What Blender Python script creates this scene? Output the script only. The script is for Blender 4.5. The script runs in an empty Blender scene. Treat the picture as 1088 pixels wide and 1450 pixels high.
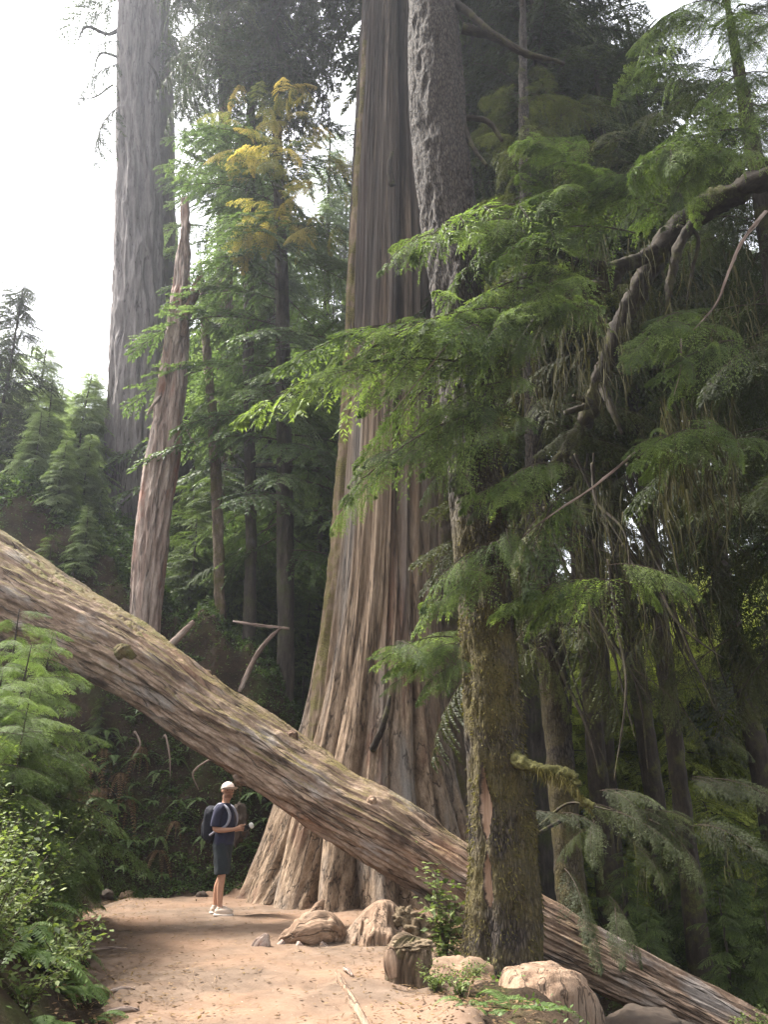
import bpy, math, random
import numpy as np
C = bpy.context.scene.collection
R = math.radians
PITCH, CAMH, FPX = R(20.0), 1.5, 1140.0
cp, sp = math.cos(PITCH), math.sin(PITCH)
rnd = random.Random(7)


# ------------------------------------------------------------------ photo geometry
def P(px, py, Y):
    """world point seen at photo pixel (px,py) at distance Y along the ground"""
    a, b = (px - 544) / FPX, (725 - py) / FPX
    t = Y / (cp - b * sp)
    return np.array([a * t, Y, CAMH + t * (sp + b * cp)])


def m_at(wpx, p):
    return wpx * (p[1] * cp + (p[2] - CAMH) * sp) / FPX


# ------------------------------------------------------------------ noise
def _h(ix, iy, iz, seed):
    n = (ix.astype(np.int64) * 374761393 + iy.astype(np.int64) * 668265263 + iz.astype(np.int64) * 1440662683 + seed * 974634777) & 0xffffffff
    n = ((n ^ (n >> 13)) * 1274126177) & 0xffffffff
    n = ((n ^ (n >> 16)) * 2246822519) & 0xffffffff
    return ((n ^ (n >> 15)) & 0xffffff) / float(0xffffff)


def vn(x, y, z, seed=0):
    x, y, z = np.broadcast_arrays(np.asarray(x, float), np.asarray(y, float), np.asarray(z, float))
    xi, yi, zi = np.floor(x), np.floor(y), np.floor(z)
    u, v, w = x - xi, y - yi, z - zi
    u, v, w = u * u * (3 - 2 * u), v * v * (3 - 2 * v), w * w * (3 - 2 * w)
    r = 0
    for a in (0, 1):
        for b in (0, 1):
            for c in (0, 1):
                r = r + _h(xi + a, yi + b, zi + c, seed) * (u if a else 1 - u) * (v if b else 1 - v) * (w if c else 1 - w)
    return r * 2 - 1


def fbm(x, y, z, o=4, seed=0):
    r, a, f = 0, 1.0, 1.0
    for i in range(o):
        r = r + a * vn(np.asarray(x) * f, np.asarray(y) * f, np.asarray(z) * f, seed + i * 17)
        a *= .5
        f *= 2.03
    return r


def sstep(a, b, x):
    t = np.clip((np.asarray(x, float) - a) / (b - a), 0, 1)
    return t * t * (3 - 2 * t)


# ------------------------------------------------------------------ objects
def tag(o, label=None, cat=None, group=None, kind=None):
    for k, v in (('label', label), ('category', cat), ('group', group), ('kind', kind)):
        if v:
            o[k] = v
    return o


def empty(name, loc, label=None, cat=None, group=None):
    o = bpy.data.objects.new(name, None)
    o.empty_display_size = .2
    o.location = [float(c) for c in loc]
    C.objects.link(o)
    return tag(o, label, cat, group)


def mesh(name, v, quads=None, tris=None, mats=(), fmat=None, attrs=None, smooth=True, base=None):
    v = np.asarray(v, np.float32).reshape(-1, 3)
    if base is not None:
        v = v - np.asarray(base, np.float32)
    me = bpy.data.meshes.new(name)
    q = np.zeros((0, 4), np.int32) if quads is None else np.asarray(quads, np.int32).reshape(-1, 4)
    t = np.zeros((0, 3), np.int32) if tris is None else np.asarray(tris, np.int32).reshape(-1, 3)
    me.vertices.add(len(v))
    me.vertices.foreach_set('co', v.ravel())
    nl = q.size + t.size
    me.loops.add(nl)
    me.loops.foreach_set('vertex_index', np.concatenate([q.ravel(), t.ravel()]))
    npoly = len(q) + len(t)
    me.polygons.add(npoly)
    ls = np.concatenate([np.arange(len(q)) * 4, q.size + np.arange(len(t)) * 3]).astype(np.int32)
    me.polygons.foreach_set('loop_start', ls)
    try:
        me.polygons.foreach_set('loop_total', np.concatenate([np.full(len(q), 4), np.full(len(t), 3)]).astype(np.int32))
    except Exception:
        pass
    for m in mats:
        me.materials.append(m)
    if fmat is not None:
        me.polygons.foreach_set('material_index', np.asarray(fmat, np.int32))
    me.polygons.foreach_set('use_smooth', np.full(npoly, bool(smooth)))
    for k, (typ, dat) in (attrs or {}).items():
        at = me.attributes.new(k, typ, 'POINT')
        at.data.foreach_set('vector' if typ == 'FLOAT_VECTOR' else 'value', np.asarray(dat, np.float32).ravel())
    me.update(calc_edges=True)
    me.validate()
    return me


def obj(name, me, parent=None):
    o = bpy.data.objects.new(name, me)
    C.objects.link(o)
    if parent is not None:
        o.parent = parent
    return o


class MB:
    """collects grids of vertices into one mesh, with trunk coordinates and tint"""
    def __init__(s):
        s.v, s.q, s.t, s.bc, s.ti, s.qm, s.tm, s.n = [], [], [], [], [], [], [], 0

    def add(s, v, q=None, t=None, bc=None, tint=.5, mat=0):
        v = np.asarray(v, float).reshape(-1, 3)
        s.v.append(v)
        s.bc.append(v if bc is None else np.asarray(bc).reshape(-1, 3))
        s.ti.append(np.broadcast_to(np.asarray(tint, float), (len(v),)))
        if q is not None and len(q):
            s.q.append(np.asarray(q).reshape(-1, 4) + s.n)
            s.qm.append(np.full(len(s.q[-1]), mat))
        if t is not None and len(t):
            s.t.append(np.asarray(t).reshape(-1, 3) + s.n)
            s.tm.append(np.full(len(s.t[-1]), mat))
        s.n += len(v)

    def build(s, name, mats, parent=None, base=None, smooth=True):
        q = np.concatenate(s.q) if s.q else None
        t = np.concatenate(s.t) if s.t else None
        me = mesh(name, np.concatenate(s.v), q, t, mats, np.concatenate(s.qm + s.tm),
                  {'bc': ('FLOAT_VECTOR', np.concatenate(s.bc)), 'tint': ('FLOAT', np.concatenate(s.ti))}, smooth, base)
        return obj(name, me, parent)


def spline(pts, n):
    pts = np.asarray(pts, float)
    k = len(pts)
    if k == 2:
        t = np.linspace(0, 1, n)[:, None]
        return pts[0] * (1 - t) + pts[1] * t
    d = np.linalg.norm(np.diff(pts[:, :3], axis=0), axis=1)
    s = np.concatenate([[0], np.cumsum(np.maximum(d, 1e-6))])
    m = np.gradient(pts, s, axis=0)
    x = np.linspace(0, s[-1], n)
    i = np.clip(np.searchsorted(s, x, 'right') - 1, 0, k - 2)
    h = (s[i + 1] - s[i])[:, None]
    t = ((x - s[i])[:, None]) / h
    return (2 * t**3 - 3 * t**2 + 1) * pts[i] + (t**3 - 2 * t**2 + t) * h * m[i] + (-2 * t**3 + 3 * t**2) * pts[i + 1] + (t**3 - t**2) * h * m[i + 1]


def tube(mb, pts, nu, nv, fn=None, mat=0, tint=.5, cap=True, s0=0.0, squash=1.0):
    """tapered tube along pts (x,y,z,r); fn(theta, s, r, frac) -> radius"""
    p = spline(pts, nv)
    c, r = p[:, :3], p[:, 3]
    tan = np.gradient(c, axis=0)
    tan /= np.linalg.norm(tan, axis=1)[:, None] + 1e-12
    ref = np.array([0, 1., 0]) if abs(tan[0][1]) < .9 else np.array([1., 0, 0])
    u = np.cross(ref, tan[0])
    U = []
    for k in range(nv):
        u = u - tan[k] * u.dot(tan[k])
        u = u / np.linalg.norm(u)
        U.append(u)
    U = np.array(U)
    V = np.cross(tan, U)
    th = np.linspace(0, 2 * math.pi, nu, endpoint=False)
    s = s0 + np.concatenate([[0], np.cumsum(np.linalg.norm(np.diff(c, axis=0), axis=1))])
    TH, S = np.meshgrid(th, s)
    RR = np.broadcast_to(r[:, None], TH.shape)
    FR = np.broadcast_to(np.linspace(0, 1, nv)[:, None], TH.shape)
    rad = RR if fn is None else fn(TH, S, RR, FR)
    v = c[:, None] + (np.cos(TH) * rad)[..., None] * U[:, None] + (np.sin(TH) * rad * squash)[..., None] * V[:, None]
    bc = np.stack([np.cos(TH) * RR, np.sin(TH) * RR, S], -1)
    ii = np.arange(nv - 1)[:, None] * nu
    jj = np.arange(nu)[None]
    j2 = (jj + 1) % nu
    q = np.stack([ii + jj, ii + j2, ii + nu + j2, ii + nu + jj], -1)
    vv, bb = v.reshape(-1, 3), bc.reshape(-1, 3)
    t = None
    if cap:
        n = len(vv)
        vv = np.concatenate([vv, [v[0].mean(0)], [v[-1].mean(0)]])
        bb = np.concatenate([bb, [[0, 0, s[0]]], [[0, 0, s[-1]]]])
        a = np.arange(nu)
        b = (a + 1) % nu
        t = np.concatenate([np.stack([b, a, np.full(nu, n)], -1), np.stack([(nv - 1) * nu + a, (nv - 1) * nu + b, np.full(nu, n + 1)], -1)])
    mb.add(vv, q, t, bb, tint, mat)


def bark_fn(amp, fu, fs, seed, big=0., ridge=True):
    def fn(T, S, Rr, F):
        x, y = np.cos(T) * Rr * fu, np.sin(T) * Rr * fu
        n = fbm(x, y, S * fs, 4, seed)
        if ridge:
            n = 1 - 2 * np.abs(n)
        out = Rr + amp * n
        if big:
            out = out + big * fbm(np.cos(T) * 1.3, np.sin(T) * 1.3, S * .35, 2, seed + 5)
        return out
    return fn


def lump(mb, c, sc, seed=0, amp=.25, f=1.6, nu=40, nv=26, mat=0, tint=.5, rot=0., ridge=0., flat=.0):
    th = np.linspace(0, 2 * math.pi, nu, endpoint=False)
    ph = np.linspace(0, math.pi, nv)
    T, Ph = np.meshgrid(th, ph)
    d = np.stack([np.sin(Ph) * np.cos(T), np.sin(Ph) * np.sin(T), np.cos(Ph)], -1)
    e = np.sign(d) * np.abs(d) ** (1 - flat)
    k = 1 + amp * fbm(d[..., 0] * f + seed, d[..., 1] * f, d[..., 2] * f, 4, seed)
    if ridge:
        k = k + ridge * (1 - np.abs(fbm(d[..., 0] * 5 + seed, d[..., 1] * 5, d[..., 2] * .7, 2, seed + 3)) * 2)
    v = e * k[..., None] * np.array(sc)
    cr, sr = math.cos(rot), math.sin(rot)
    w = np.stack([v[..., 0] * cr - v[..., 1] * sr, v[..., 0] * sr + v[..., 1] * cr, v[..., 2]], -1) + np.array(c)
    ii = np.arange(nv - 1)[:, None] * nu
    jj = np.arange(nu)[None]
    j2 = (jj + 1) % nu
    q = np.stack([ii + jj, ii + nu + jj, ii + nu + j2, ii + j2], -1)
    mb.add(w, q, None, v.reshape(-1, 3), tint, mat)


# ------------------------------------------------------------------ materials
def nt(name):
    m = bpy.data.materials.new(name)
    m.use_nodes = True
    t = m.node_tree
    t.nodes.clear()
    out = t.nodes.new('ShaderNodeOutputMaterial')

    def N(typ, ins=None, **kw):
        n = t.nodes.new(typ)
        for k, v in kw.items():
            setattr(n, k, v)
        for k, v in (ins or {}).items():
            if hasattr(v, 'is_output') or isinstance(v, bpy.types.NodeSocket):
                t.links.new(v, n.inputs[k])
            else:
                n.inputs[k].default_value = v
        return n
    return m, t, N, out


def ramp(N, fac, stops):
    n = N('ShaderNodeValToRGB', {0: fac})
    e = n.color_ramp.elements
    while len(e) < len(stops):
        e.new(.5)
    for x, (p, c) in zip(e, stops):
        x.position = p
        x.color = (*c, 1)
    return n.outputs[0]


def mixc(N, f, a, b, typ='MIX'):
    n = N('ShaderNodeMix', {0: f}, data_type='RGBA', blend_type=typ)
    t = n.id_data
    for i, v in ((6, a), (7, b)):
        if isinstance(v, bpy.types.NodeSocket):
            t.links.new(v, n.inputs[i])
        else:
            n.inputs[i].default_value = (*v, 1)
    return n.outputs[2]


def mr(N, val, a, b, c=0., d=1.):
    return N('ShaderNodeMapRange', {0: val, 1: a, 2: b, 3: c, 4: d}).outputs[0]


def math_(N, op, a, b=0.):
    return N('ShaderNodeMath', {0: a, 1: b}, operation=op).outputs[0]


def noise(N, vec, scale, detail=6., rough=.6, sc3=None):
    if sc3:
        vec = N('ShaderNodeMapping', {0: vec, 3: sc3}).outputs[0]
    return N('ShaderNodeTexNoise', {'Vector': vec, 'Scale': scale, 'Detail': detail, 'Roughness': rough}).outputs[0]


def bark_mat(name, stops, sc3, patch=None, bump=.5, dist=.02, moss=None, top=None, rough=.9, voro=None, crack=None, fine=True, fade=None, char_shade=None):
    """stops: colour ramp over fibres; patch: (rgb, scale, lo, hi); moss: (rgb1, rgb2, scale, lo, hi); top: moss only on upward faces (lo,hi)"""
    m, t, N, out = nt(name)
    bc = N('ShaderNodeAttribute', attribute_name='bc').outputs['Vector']
    n1 = noise(N, bc, 1., 8., .65, sc3)
    n2 = noise(N, bc, 1., 4., .7, tuple(c * 3.3 for c in sc3))
    hgt = math_(N, 'ADD', n1, math_(N, 'MULTIPLY', n2, .35))
    if voro:
        vv = N('ShaderNodeMapping', {0: bc, 3: voro}).outputs[0]
        wv = N('ShaderNodeVectorMath', {0: vv, 1: N('ShaderNodeTexNoise', {'Vector': vv, 'Scale': 1.3, 'Detail': 3.}).outputs['Color']}, operation='ADD').outputs[0]
        vo = N('ShaderNodeTexVoronoi', {'Vector': wv, 'Scale': 1.}, feature='DISTANCE_TO_EDGE').outputs[0]
        vm = mr(N, vo, 0., .25)
        hgt = math_(N, 'ADD', math_(N, 'MULTIPLY', hgt, .55), math_(N, 'MULTIPLY', vm, .45))
    f = mr(N, hgt, .38, .95)
    col = ramp(N, f, stops)
    if patch:
        for (rgb, s3, lo, hi) in patch:
            col = mixc(N, mr(N, noise(N, bc, 1., 4., .6, s3), lo, hi), col, rgb)
    if fine:
        spk = noise(N, bc, 1., 3., .7, tuple(c * 9 for c in sc3))
        col = mixc(N, .55, col, ramp(N, spk, [(.25, (.35, .35, .35)), (.55, (1, 1, 1)), (.8, (1.5, 1.5, 1.5))]), 'MULTIPLY')
    if char_shade:  # charred strips, with canopy shade on the upper trunk put into the colour too
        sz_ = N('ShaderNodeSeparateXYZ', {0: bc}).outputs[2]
        up_ = mr(N, sz_, char_shade[0], char_shade[1])
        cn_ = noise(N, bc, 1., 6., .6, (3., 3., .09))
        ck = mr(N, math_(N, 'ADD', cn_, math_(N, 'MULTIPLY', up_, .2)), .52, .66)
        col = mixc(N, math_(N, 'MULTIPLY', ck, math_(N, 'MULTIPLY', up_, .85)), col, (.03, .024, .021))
    if crack:
        cn = noise(N, bc, 1., 4., .55, crack)
        cl = mr(N, math_(N, 'ABSOLUTE', math_(N, 'SUBTRACT', cn, .5)), .0, .018, .25, 1.)
        col = mixc(N, cl, (.02, .014, .01), col)
        hgt = math_(N, 'ADD', hgt, math_(N, 'MULTIPLY', cl, .5))
    if moss:
        c1, c2, s, lo, hi = moss
        mm = mr(N, noise(N, bc, s, 5., .65), lo, hi)
        if top:
            nz = N('ShaderNodeSeparateXYZ', {0: N('ShaderNodeNewGeometry').outputs['Normal']}).outputs[2]
            mm = math_(N, 'MULTIPLY', mm, mr(N, nz, *top))
        if fade:
            sz = N('ShaderNodeSeparateXYZ', {0: bc}).outputs[2]
            mm = math_(N, 'MULTIPLY', mm, mr(N, sz, fade[0], fade[1], 1., 0.))
        fine_n = noise(N, bc, 45., 3., .7)
        mcol = mixc(N, mr(N, fine_n, .3, .7), c1, c2)
        col = mixc(N, mm, col, mcol)
        hgt = math_(N, 'ADD', hgt, math_(N, 'MULTIPLY', math_(N, 'MULTIPLY', fine_n, mm), .8))
    b = N('ShaderNodeBump', {'Height': hgt, 'Strength': bump, 'Distance': dist})
    bs = N('ShaderNodeBsdfPrincipled', {'Base Color': col, 'Roughness': rough, 'Normal': b.outputs[0], 'Specular IOR Level': .25})
    t.links.new(bs.outputs[0], out.inputs[0])
    return m


def leaf_mat(name, dark, mid, light, trans=.35, rough=.55):
    m, t, N, out = nt(name)
    ti = N('ShaderNodeAttribute', attribute_name='tint').outputs['Fac']
    col = ramp(N, ti, [(0., dark), (.5, mid), (1., light)])
    bs = N('ShaderNodeBsdfPrincipled', {'Base Color': col, 'Roughness': rough, 'Specular IOR Level': .25})
    tr = N('ShaderNodeBsdfTranslucent', {0: mixc(N, 1., col, (1.5, 1.6, .9), 'MULTIPLY')})
    mx = N('ShaderNodeMixShader', {0: trans, 1: bs.outputs[0], 2: tr.outputs[0]})
    t.links.new(mx.outputs[0], out.inputs[0])
    return m


def plain(name, rgb, rough=.8, var=.25, scale=30., bump=.0, spec=.3):
    m, t, N, out = nt(name)
    tc = N('ShaderNodeTexCoord').outputs['Object']
    n = noise(N, tc, scale, 5., .6)
    col = mixc(N, 1., rgb, ramp(N, n, [(.25, (1 - var,) * 3), (.75, (1 + var,) * 3)]), 'MULTIPLY')
    bs = N('ShaderNodeBsdfPrincipled', {'Base Color': col, 'Roughness': rough, 'Specular IOR Level': spec})
    if bump:
        t.links.new(N('ShaderNodeBump', {'Height': n, 'Strength': bump, 'Distance': .01}).outputs[0], bs.inputs['Normal'])
    t.links.new(bs.outputs[0], out.inputs[0])
    return m


M = {}
MOSS1, MOSS2 = (.045, .042, .01), (.12, .105, .025)
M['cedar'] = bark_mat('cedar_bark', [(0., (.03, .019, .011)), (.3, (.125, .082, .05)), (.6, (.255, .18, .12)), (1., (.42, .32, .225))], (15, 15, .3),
                      patch=[((.15, .075, .048), (2.6, 2.6, .07), .57, .72), ((.2, .18, .16), (2., 2., .12), .52, .75)], char_shade=(5.5, 12.), bump=1., dist=.05,
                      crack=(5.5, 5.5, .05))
M['cedar_mossy'] = bark_mat('mossy_cedar_bark', [(0., (.03, .02, .012)), (.5, (.16, .11, .07)), (1., (.3, .22, .15))], (9, 9, .5), bump=.8, dist=.04,
                            moss=((.06, .05, .015), (.17, .14, .05), 3., .42, .58))
M['spruce'] = bark_mat('spruce_bark', [(0., (.013, .01, .008)), (.45, (.04, .031, .024)), (1., (.08, .064, .051))], (16, 16, 4), voro=(34, 34, 9), fine=False,
                       bump=.9, dist=.03, moss=((.04, .033, .012), (.115, .09, .03), 1.6, .40, .62), fade=(4.2, 6.2))
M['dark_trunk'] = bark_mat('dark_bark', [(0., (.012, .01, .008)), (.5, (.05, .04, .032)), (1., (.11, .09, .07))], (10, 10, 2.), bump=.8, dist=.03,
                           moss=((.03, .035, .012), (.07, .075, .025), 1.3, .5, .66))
M['fir'] = bark_mat('fir_bark', [(0., (.07, .058, .054)), (.4, (.15, .128, .12)), (1., (.25, .22, .205))], (11, 11, .7), bump=.9, dist=.06, crack=(5, 5, .35))
M['snag'] = bark_mat('weathered_wood', [(0., (.06, .035, .027)), (.4, (.2, .14, .11)), (1., (.42, .35, .3))], (9, 9, .9),
                     patch=[((.2, .075, .045), (2., 2., .5), .54, .66), ((.35, .3, .26), (3., 3., .35), .56, .7)], bump=.9, dist=.04, crack=(6, 6, .3))
M['thin'] = bark_mat('thin_tree_bark', [(0., (.03, .022, .016)), (.5, (.11, .08, .055)), (1., (.22, .165, .12))], (14, 14, 4), bump=.7, dist=.02,
                     moss=((.05, .045, .015), (.12, .1, .03), 2., .5, .62))
M['log'] = bark_mat('bare_log_wood', [(0., (.05, .032, .022)), (.35, (.15, .098, .068)), (.65, (.25, .175, .125)), (1., (.4, .31, .24))], (9, 9, 2.6),
                    patch=[((.24, .205, .18), (3., 3., 1.1), .54, .66), ((.06, .038, .027), (2.2, 2.2, 1.), .55, .66),
                           ((.27, .14, .085), (1.2, 1.2, .3), .55, .72)],
                    bump=.9, dist=.04, crack=(5, 5, .45), moss=((.07, .055, .016), (.17, .13, .045), 2.4, .36, .56), top=(.25, .8), fade=(9.5, 15.))
M['log_bark'] = bark_mat('old_bark', [(0., (.03, .018, .012)), (.5, (.11, .065, .042)), (1., (.23, .15, .1))], (10, 10, 2.), bump=1., dist=.05)
M['root_wood'] = bark_mat('bleached_root_wood', [(0., (.05, .03, .02)), (.4, (.18, .115, .075)), (1., (.36, .25, .17))], (13, 13, 1.6), bump=1., dist=.03, crack=(6, 6, .9),
                          patch=[((.2, .15, .11), (2, 2, 2), .5, .7)])
M['limb'] = bark_mat('mossy_limb_bark', [(0., (.007, .005, .004)), (.5, (.026, .019, .013)), (1., (.06, .046, .032))], (16, 16, 5), bump=.6, dist=.02,
                     moss=((.03, .03, .008), (.075, .07, .02), 3., .5, .62))
M['moss_limb'] = bark_mat('moss_covered_bark', [(0., (.035, .032, .011)), (1., (.09, .08, .026))], (20, 20, 8), bump=.8, dist=.02,
                          moss=((.035, .034, .01), (.1, .09, .026), 6., .3, .5))
M['twig'] = plain('twig', (.05, .035, .025), .9)
M['pale_twig'] = plain('pale_twig', (.3, .25, .2), .9)
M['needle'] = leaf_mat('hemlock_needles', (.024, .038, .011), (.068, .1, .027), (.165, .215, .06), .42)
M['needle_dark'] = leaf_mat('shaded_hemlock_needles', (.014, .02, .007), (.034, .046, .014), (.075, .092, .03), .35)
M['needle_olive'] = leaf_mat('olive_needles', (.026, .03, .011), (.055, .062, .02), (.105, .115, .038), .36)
M['needle_blue'] = leaf_mat('bluish_fir_needles', (.038, .058, .03), (.09, .122, .06), (.17, .215, .105), .48)
M['needle_pale'] = leaf_mat('pale_young_needles', (.1, .135, .065), (.18, .23, .11), (.26, .32, .16), .5)
M['needle_lit'] = leaf_mat('sunlit_yellow_green_leaves', (.12, .15, .035), (.24, .27, .06), (.38, .4, .1), .55)
M['needle_gold'] = leaf_mat('sunlit_gold_needles', (.12, .13, .04), (.25, .215, .065), (.47, .35, .12), .55)
M['needle_mid'] = leaf_mat('light_green_needles', (.028, .045, .02), (.065, .096, .038), (.13, .17, .075), .45)
M['fern'] = leaf_mat('fern_green', (.03, .05, .015), (.075, .12, .03), (.18, .23, .09), .3)
M['shrub'] = leaf_mat('shrub_leaves', (.03, .045, .014), (.09, .12, .032), (.2, .23, .08), .35, .6)
M['hang'] = leaf_mat('hanging_moss', (.016, .014, .007), (.04, .036, .016), (.085, .076, .034), .3, .9)
M['dry'] = leaf_mat('dead_fronds', (.06, .035, .018), (.13, .08, .04), (.24, .16, .09), .3, .9)
M['rock'] = plain('grey_rock', (.05, .036, .026), .9, .4, 9., .5)
M['tan_rock'] = plain('tan_rock', (.17, .112, .072), .9, .45, 9., .9)
# ------------------------------------------------------------------ ground
def trail_left(y):
    return np.interp(y, [-8, 4, 6.8, 9, 11, 13, 14.5, 16], [-1.2, -1.3, -2.05, -2.95, -3.9, -4.6, -4.75, -4.75])


def trail_right(y):
    return np.interp(y, [-8, 4, 6.8, 9, 11, 12.5, 16], [.9, .8, .75, .55, .55, .8, 1.0])


def hgt(x, y, detail=True):
    x, y = np.asarray(x, float), np.asarray(y, float)
    dl = np.maximum(0, trail_left(np.minimum(y, 15)) - x - .1)
    h = 4.4 * (1 - np.exp(-.95 * dl / 4.4)) * (1 - .0 * x)
    db = y - 15.1 - .12 * np.abs(x + 2.5)
    wb = 1 - sstep(-2.6, -.3, x)
    dd = np.maximum(0, db)
    bank = (4.0 + .62 * np.clip(-x - 2.4, 0, 6)) * sstep(0, 1.7, db) + .34 * np.maximum(0, db - 2) + .05 * np.maximum(0, -x - 8) * sstep(0, 4, db)
    right = .13 * np.maximum(0, y - 21) + .12 * np.maximum(0, x - 9)
    rav = -1.5 * sstep(1.25, 2.7, x) * sstep(5.2, 7.6, y) * (1 - .0 * y)
    h = np.maximum(h, bank * wb) + right * (1 - wb) + rav + .3 * np.minimum(h, bank * wb)
    if detail:
        tr = np.clip(np.minimum(x - trail_left(y), trail_right(y) - x), 0, .6) / .6 * (y < 15)
        rough = 1 - .9 * tr
        h = h + rough * (.10 * fbm(x * .9, y * .9, 0, 3, 3) + .05 * fbm(x * 3.1, y * 3.1, 0, 3, 9))
        slope = sstep(0, .6, db) * (1 - sstep(2.0, 2.8, db)) * wb
        h = h + slope * (.5 * fbm(x * 1.3, y * 1.3, h * 1.3, 4, 21))
        h = h + tr * .02 * fbm(x * 1.3, y * 1.3, 0, 3, 33)
    return h


def hz(x, y):
    return float(hgt(np.array([x]), np.array([y]))[0])


def ground_at(px, py, y0=4., y1=40.):
    """first point of the terrain met by the ray through a pixel"""
    a, b = (px - 544) / FPX, (725 - py) / FPX
    Y = np.linspace(y0, y1, 2000)
    t = Y / (cp - b * sp)
    z = CAMH + t * (sp + b * cp)
    k = np.argmax(z < hgt(a * t, Y))
    return np.array([a * t[k], Y[k], z[k]])


def grid_axis(segs):
    out = []
    for a, b, st in segs:
        out.append(np.arange(a, b - 1e-6, st))
    return np.concatenate(out + [[segs[-1][1]]])


gx = grid_axis([(-90, -30, 4), (-30, -10, .7), (-10, -6, .2), (-6, 4, .07), (4, 9, .2), (9, 30, .8), (30, 90, 4)])
gy = grid_axis([(-30, -4, 2), (-4, 5, .4), (5, 14.5, .08), (14.5, 18.8, .055), (18.8, 30, .4), (30, 120, 3)])
X, Yg = np.meshgrid(gx, gy)
Z = hgt(X, Yg)
nx, ny = len(gx), len(gy)
ii = np.arange(ny - 1)[:, None] * nx
jj = np.arange(nx - 1)[None]
gq = np.stack([ii + jj, ii + jj + 1, ii + nx + jj + 1, ii + nx + jj], -1)


def soil_mat():
    m, t, N, out = nt('forest_soil')
    g = N('ShaderNodeNewGeometry')
    pos = g.outputs['Position']
    n1 = noise(N, pos, 2.2, 8., .7)
    n2 = noise(N, pos, 26., 5., .7)
    col = ramp(N, n1, [(.3, (.014, .01, .007)), (.5, (.04, .027, .017)), (.7, (.085, .058, .036))])
    col = mixc(N, .7, col, ramp(N, n2, [(.3, (.3, .3, .3)), (.6, (1, 1, 1)), (.78, (1.7, 1.6, 1.4))]), 'MULTIPLY')
    moss = mr(N, noise(N, pos, 1.1, 5., .6), .5, .62)
    col = mixc(N, math_(N, 'MULTIPLY', moss, .8), col, mixc(N, n2, (.014, .02, .006), (.05, .06, .016)))
    b = N('ShaderNodeBump', {'Height': math_(N, 'ADD', n1, math_(N, 'MULTIPLY', n2, .5)), 'Strength': .9, 'Distance': .06})
    bs = N('ShaderNodeBsdfPrincipled', {'Base Color': col, 'Roughness': .95, 'Normal': b.outputs[0], 'Specular IOR Level': .1})
    t.links.new(bs.outputs[0], out.inputs[0])
    return m


def dirt_mat():
    m, t, N, out = nt('trail_dirt')
    pos = N('ShaderNodeNewGeometry').outputs['Position']
    big = noise(N, pos, .55, 5., .6)
    midn = noise(N, pos, 3.2, 6., .7)
    fin = noise(N, pos, 55., 4., .75)
    col = ramp(N, midn, [(.3, (.082, .057, .041)), (.5, (.122, .087, .063)), (.72, (.165, .119, .088))])
    col = mixc(N, mr(N, big, .42, .62), col, mixc(N, .5, col, (.25, .15, .095)))
    col = mixc(N, .5, col, ramp(N, fin, [(.25, (.55, .5, .45)), (.5, (1, 1, 1)), (.75, (1.35, 1.35, 1.35))]), 'MULTIPLY')
    cell = N('ShaderNodeTexVoronoi', {'Vector': pos, 'Scale': 16.}, feature='F1')
    peb = mr(N, cell.outputs['Distance'], .10, .16, 1., 0.)
    sel = mr(N, N('ShaderNodeSeparateColor', {0: cell.outputs['Color']}).outputs[0], .72, .76)
    peb = math_(N, 'MULTIPLY', peb, sel)
    col = mixc(N, math_(N, 'MULTIPLY', peb, .8), col, mixc(N, N('ShaderNodeSeparateColor', {0: cell.outputs['Color']}).outputs[1], (.08, .05, .035), (.34, .26, .2)))
    hh = math_(N, 'ADD', math_(N, 'ADD', midn, math_(N, 'MULTIPLY', fin, .25)), math_(N, 'MULTIPLY', peb, .4))
    b = N('ShaderNodeBump', {'Height': hh, 'Strength': .45, 'Distance': .02})
    bs = N('ShaderNodeBsdfPrincipled', {'Base Color': col, 'Roughness': .95, 'Normal': b.outputs[0], 'Specular IOR Level': .1})
    t.links.new(bs.outputs[0], out.inputs[0])
    return m


M['soil'], M['dirt'] = soil_mat(), dirt_mat()
o = obj('forest_floor', mesh('forest_floor', np.stack([X, Yg, Z], -1), gq, None, [M['soil']]))
tag(o, None, None, None, 'structure')

tx = np.arange(-5.8, 2.4, .04)
ty = np.concatenate([np.arange(-6, 5, .3), np.arange(5, 16.4, .05)])
X, Yg = np.meshgrid(tx, ty)
din = np.minimum(X - trail_left(Yg), trail_right(Yg) - X)
din = np.minimum(din, 15.15 - Yg + .25 * np.sin(X * 2.1))
din = din + .22 * fbm(X * 1.2, Yg * 1.2, 0, 4, 61)
Z = hgt(X, Yg) + np.clip(din * .3, -.12, .035) + .012 * fbm(X * 4, Yg * 4, 0, 3, 71) * (din > 0)
nx, ny = len(tx), len(ty)
ii = np.arange(ny - 1)[:, None] * nx
jj = np.arange(nx - 1)[None]
tq = np.stack([ii + jj, ii + jj + 1, ii + nx + jj + 1, ii + nx + jj], -1).reshape(-1, 4)
tq = tq[(din.ravel()[tq] > -.3).all(1)]
o = obj('trail', mesh('trail', np.stack([X, Yg, Z], -1), tq, None, [M['dirt']]))
tag(o, None, None, None, 'structure')


# ------------------------------------------------------------------ trees that make the picture
def at(px, py, Y, w):
    p = P(px, py, Y)
    return (p[0], p[1], p[2], m_at(w, p) / 2)


def rooted(pts, extra=.4):
    """put a foot under the first point, down into the ground"""
    x, y, z, r = pts[0]
    g = hz(x, y) - extra
    if z > g + .2:
        pts = [(x, y, g, r * 1.12)] + list(pts)
    return pts


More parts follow.
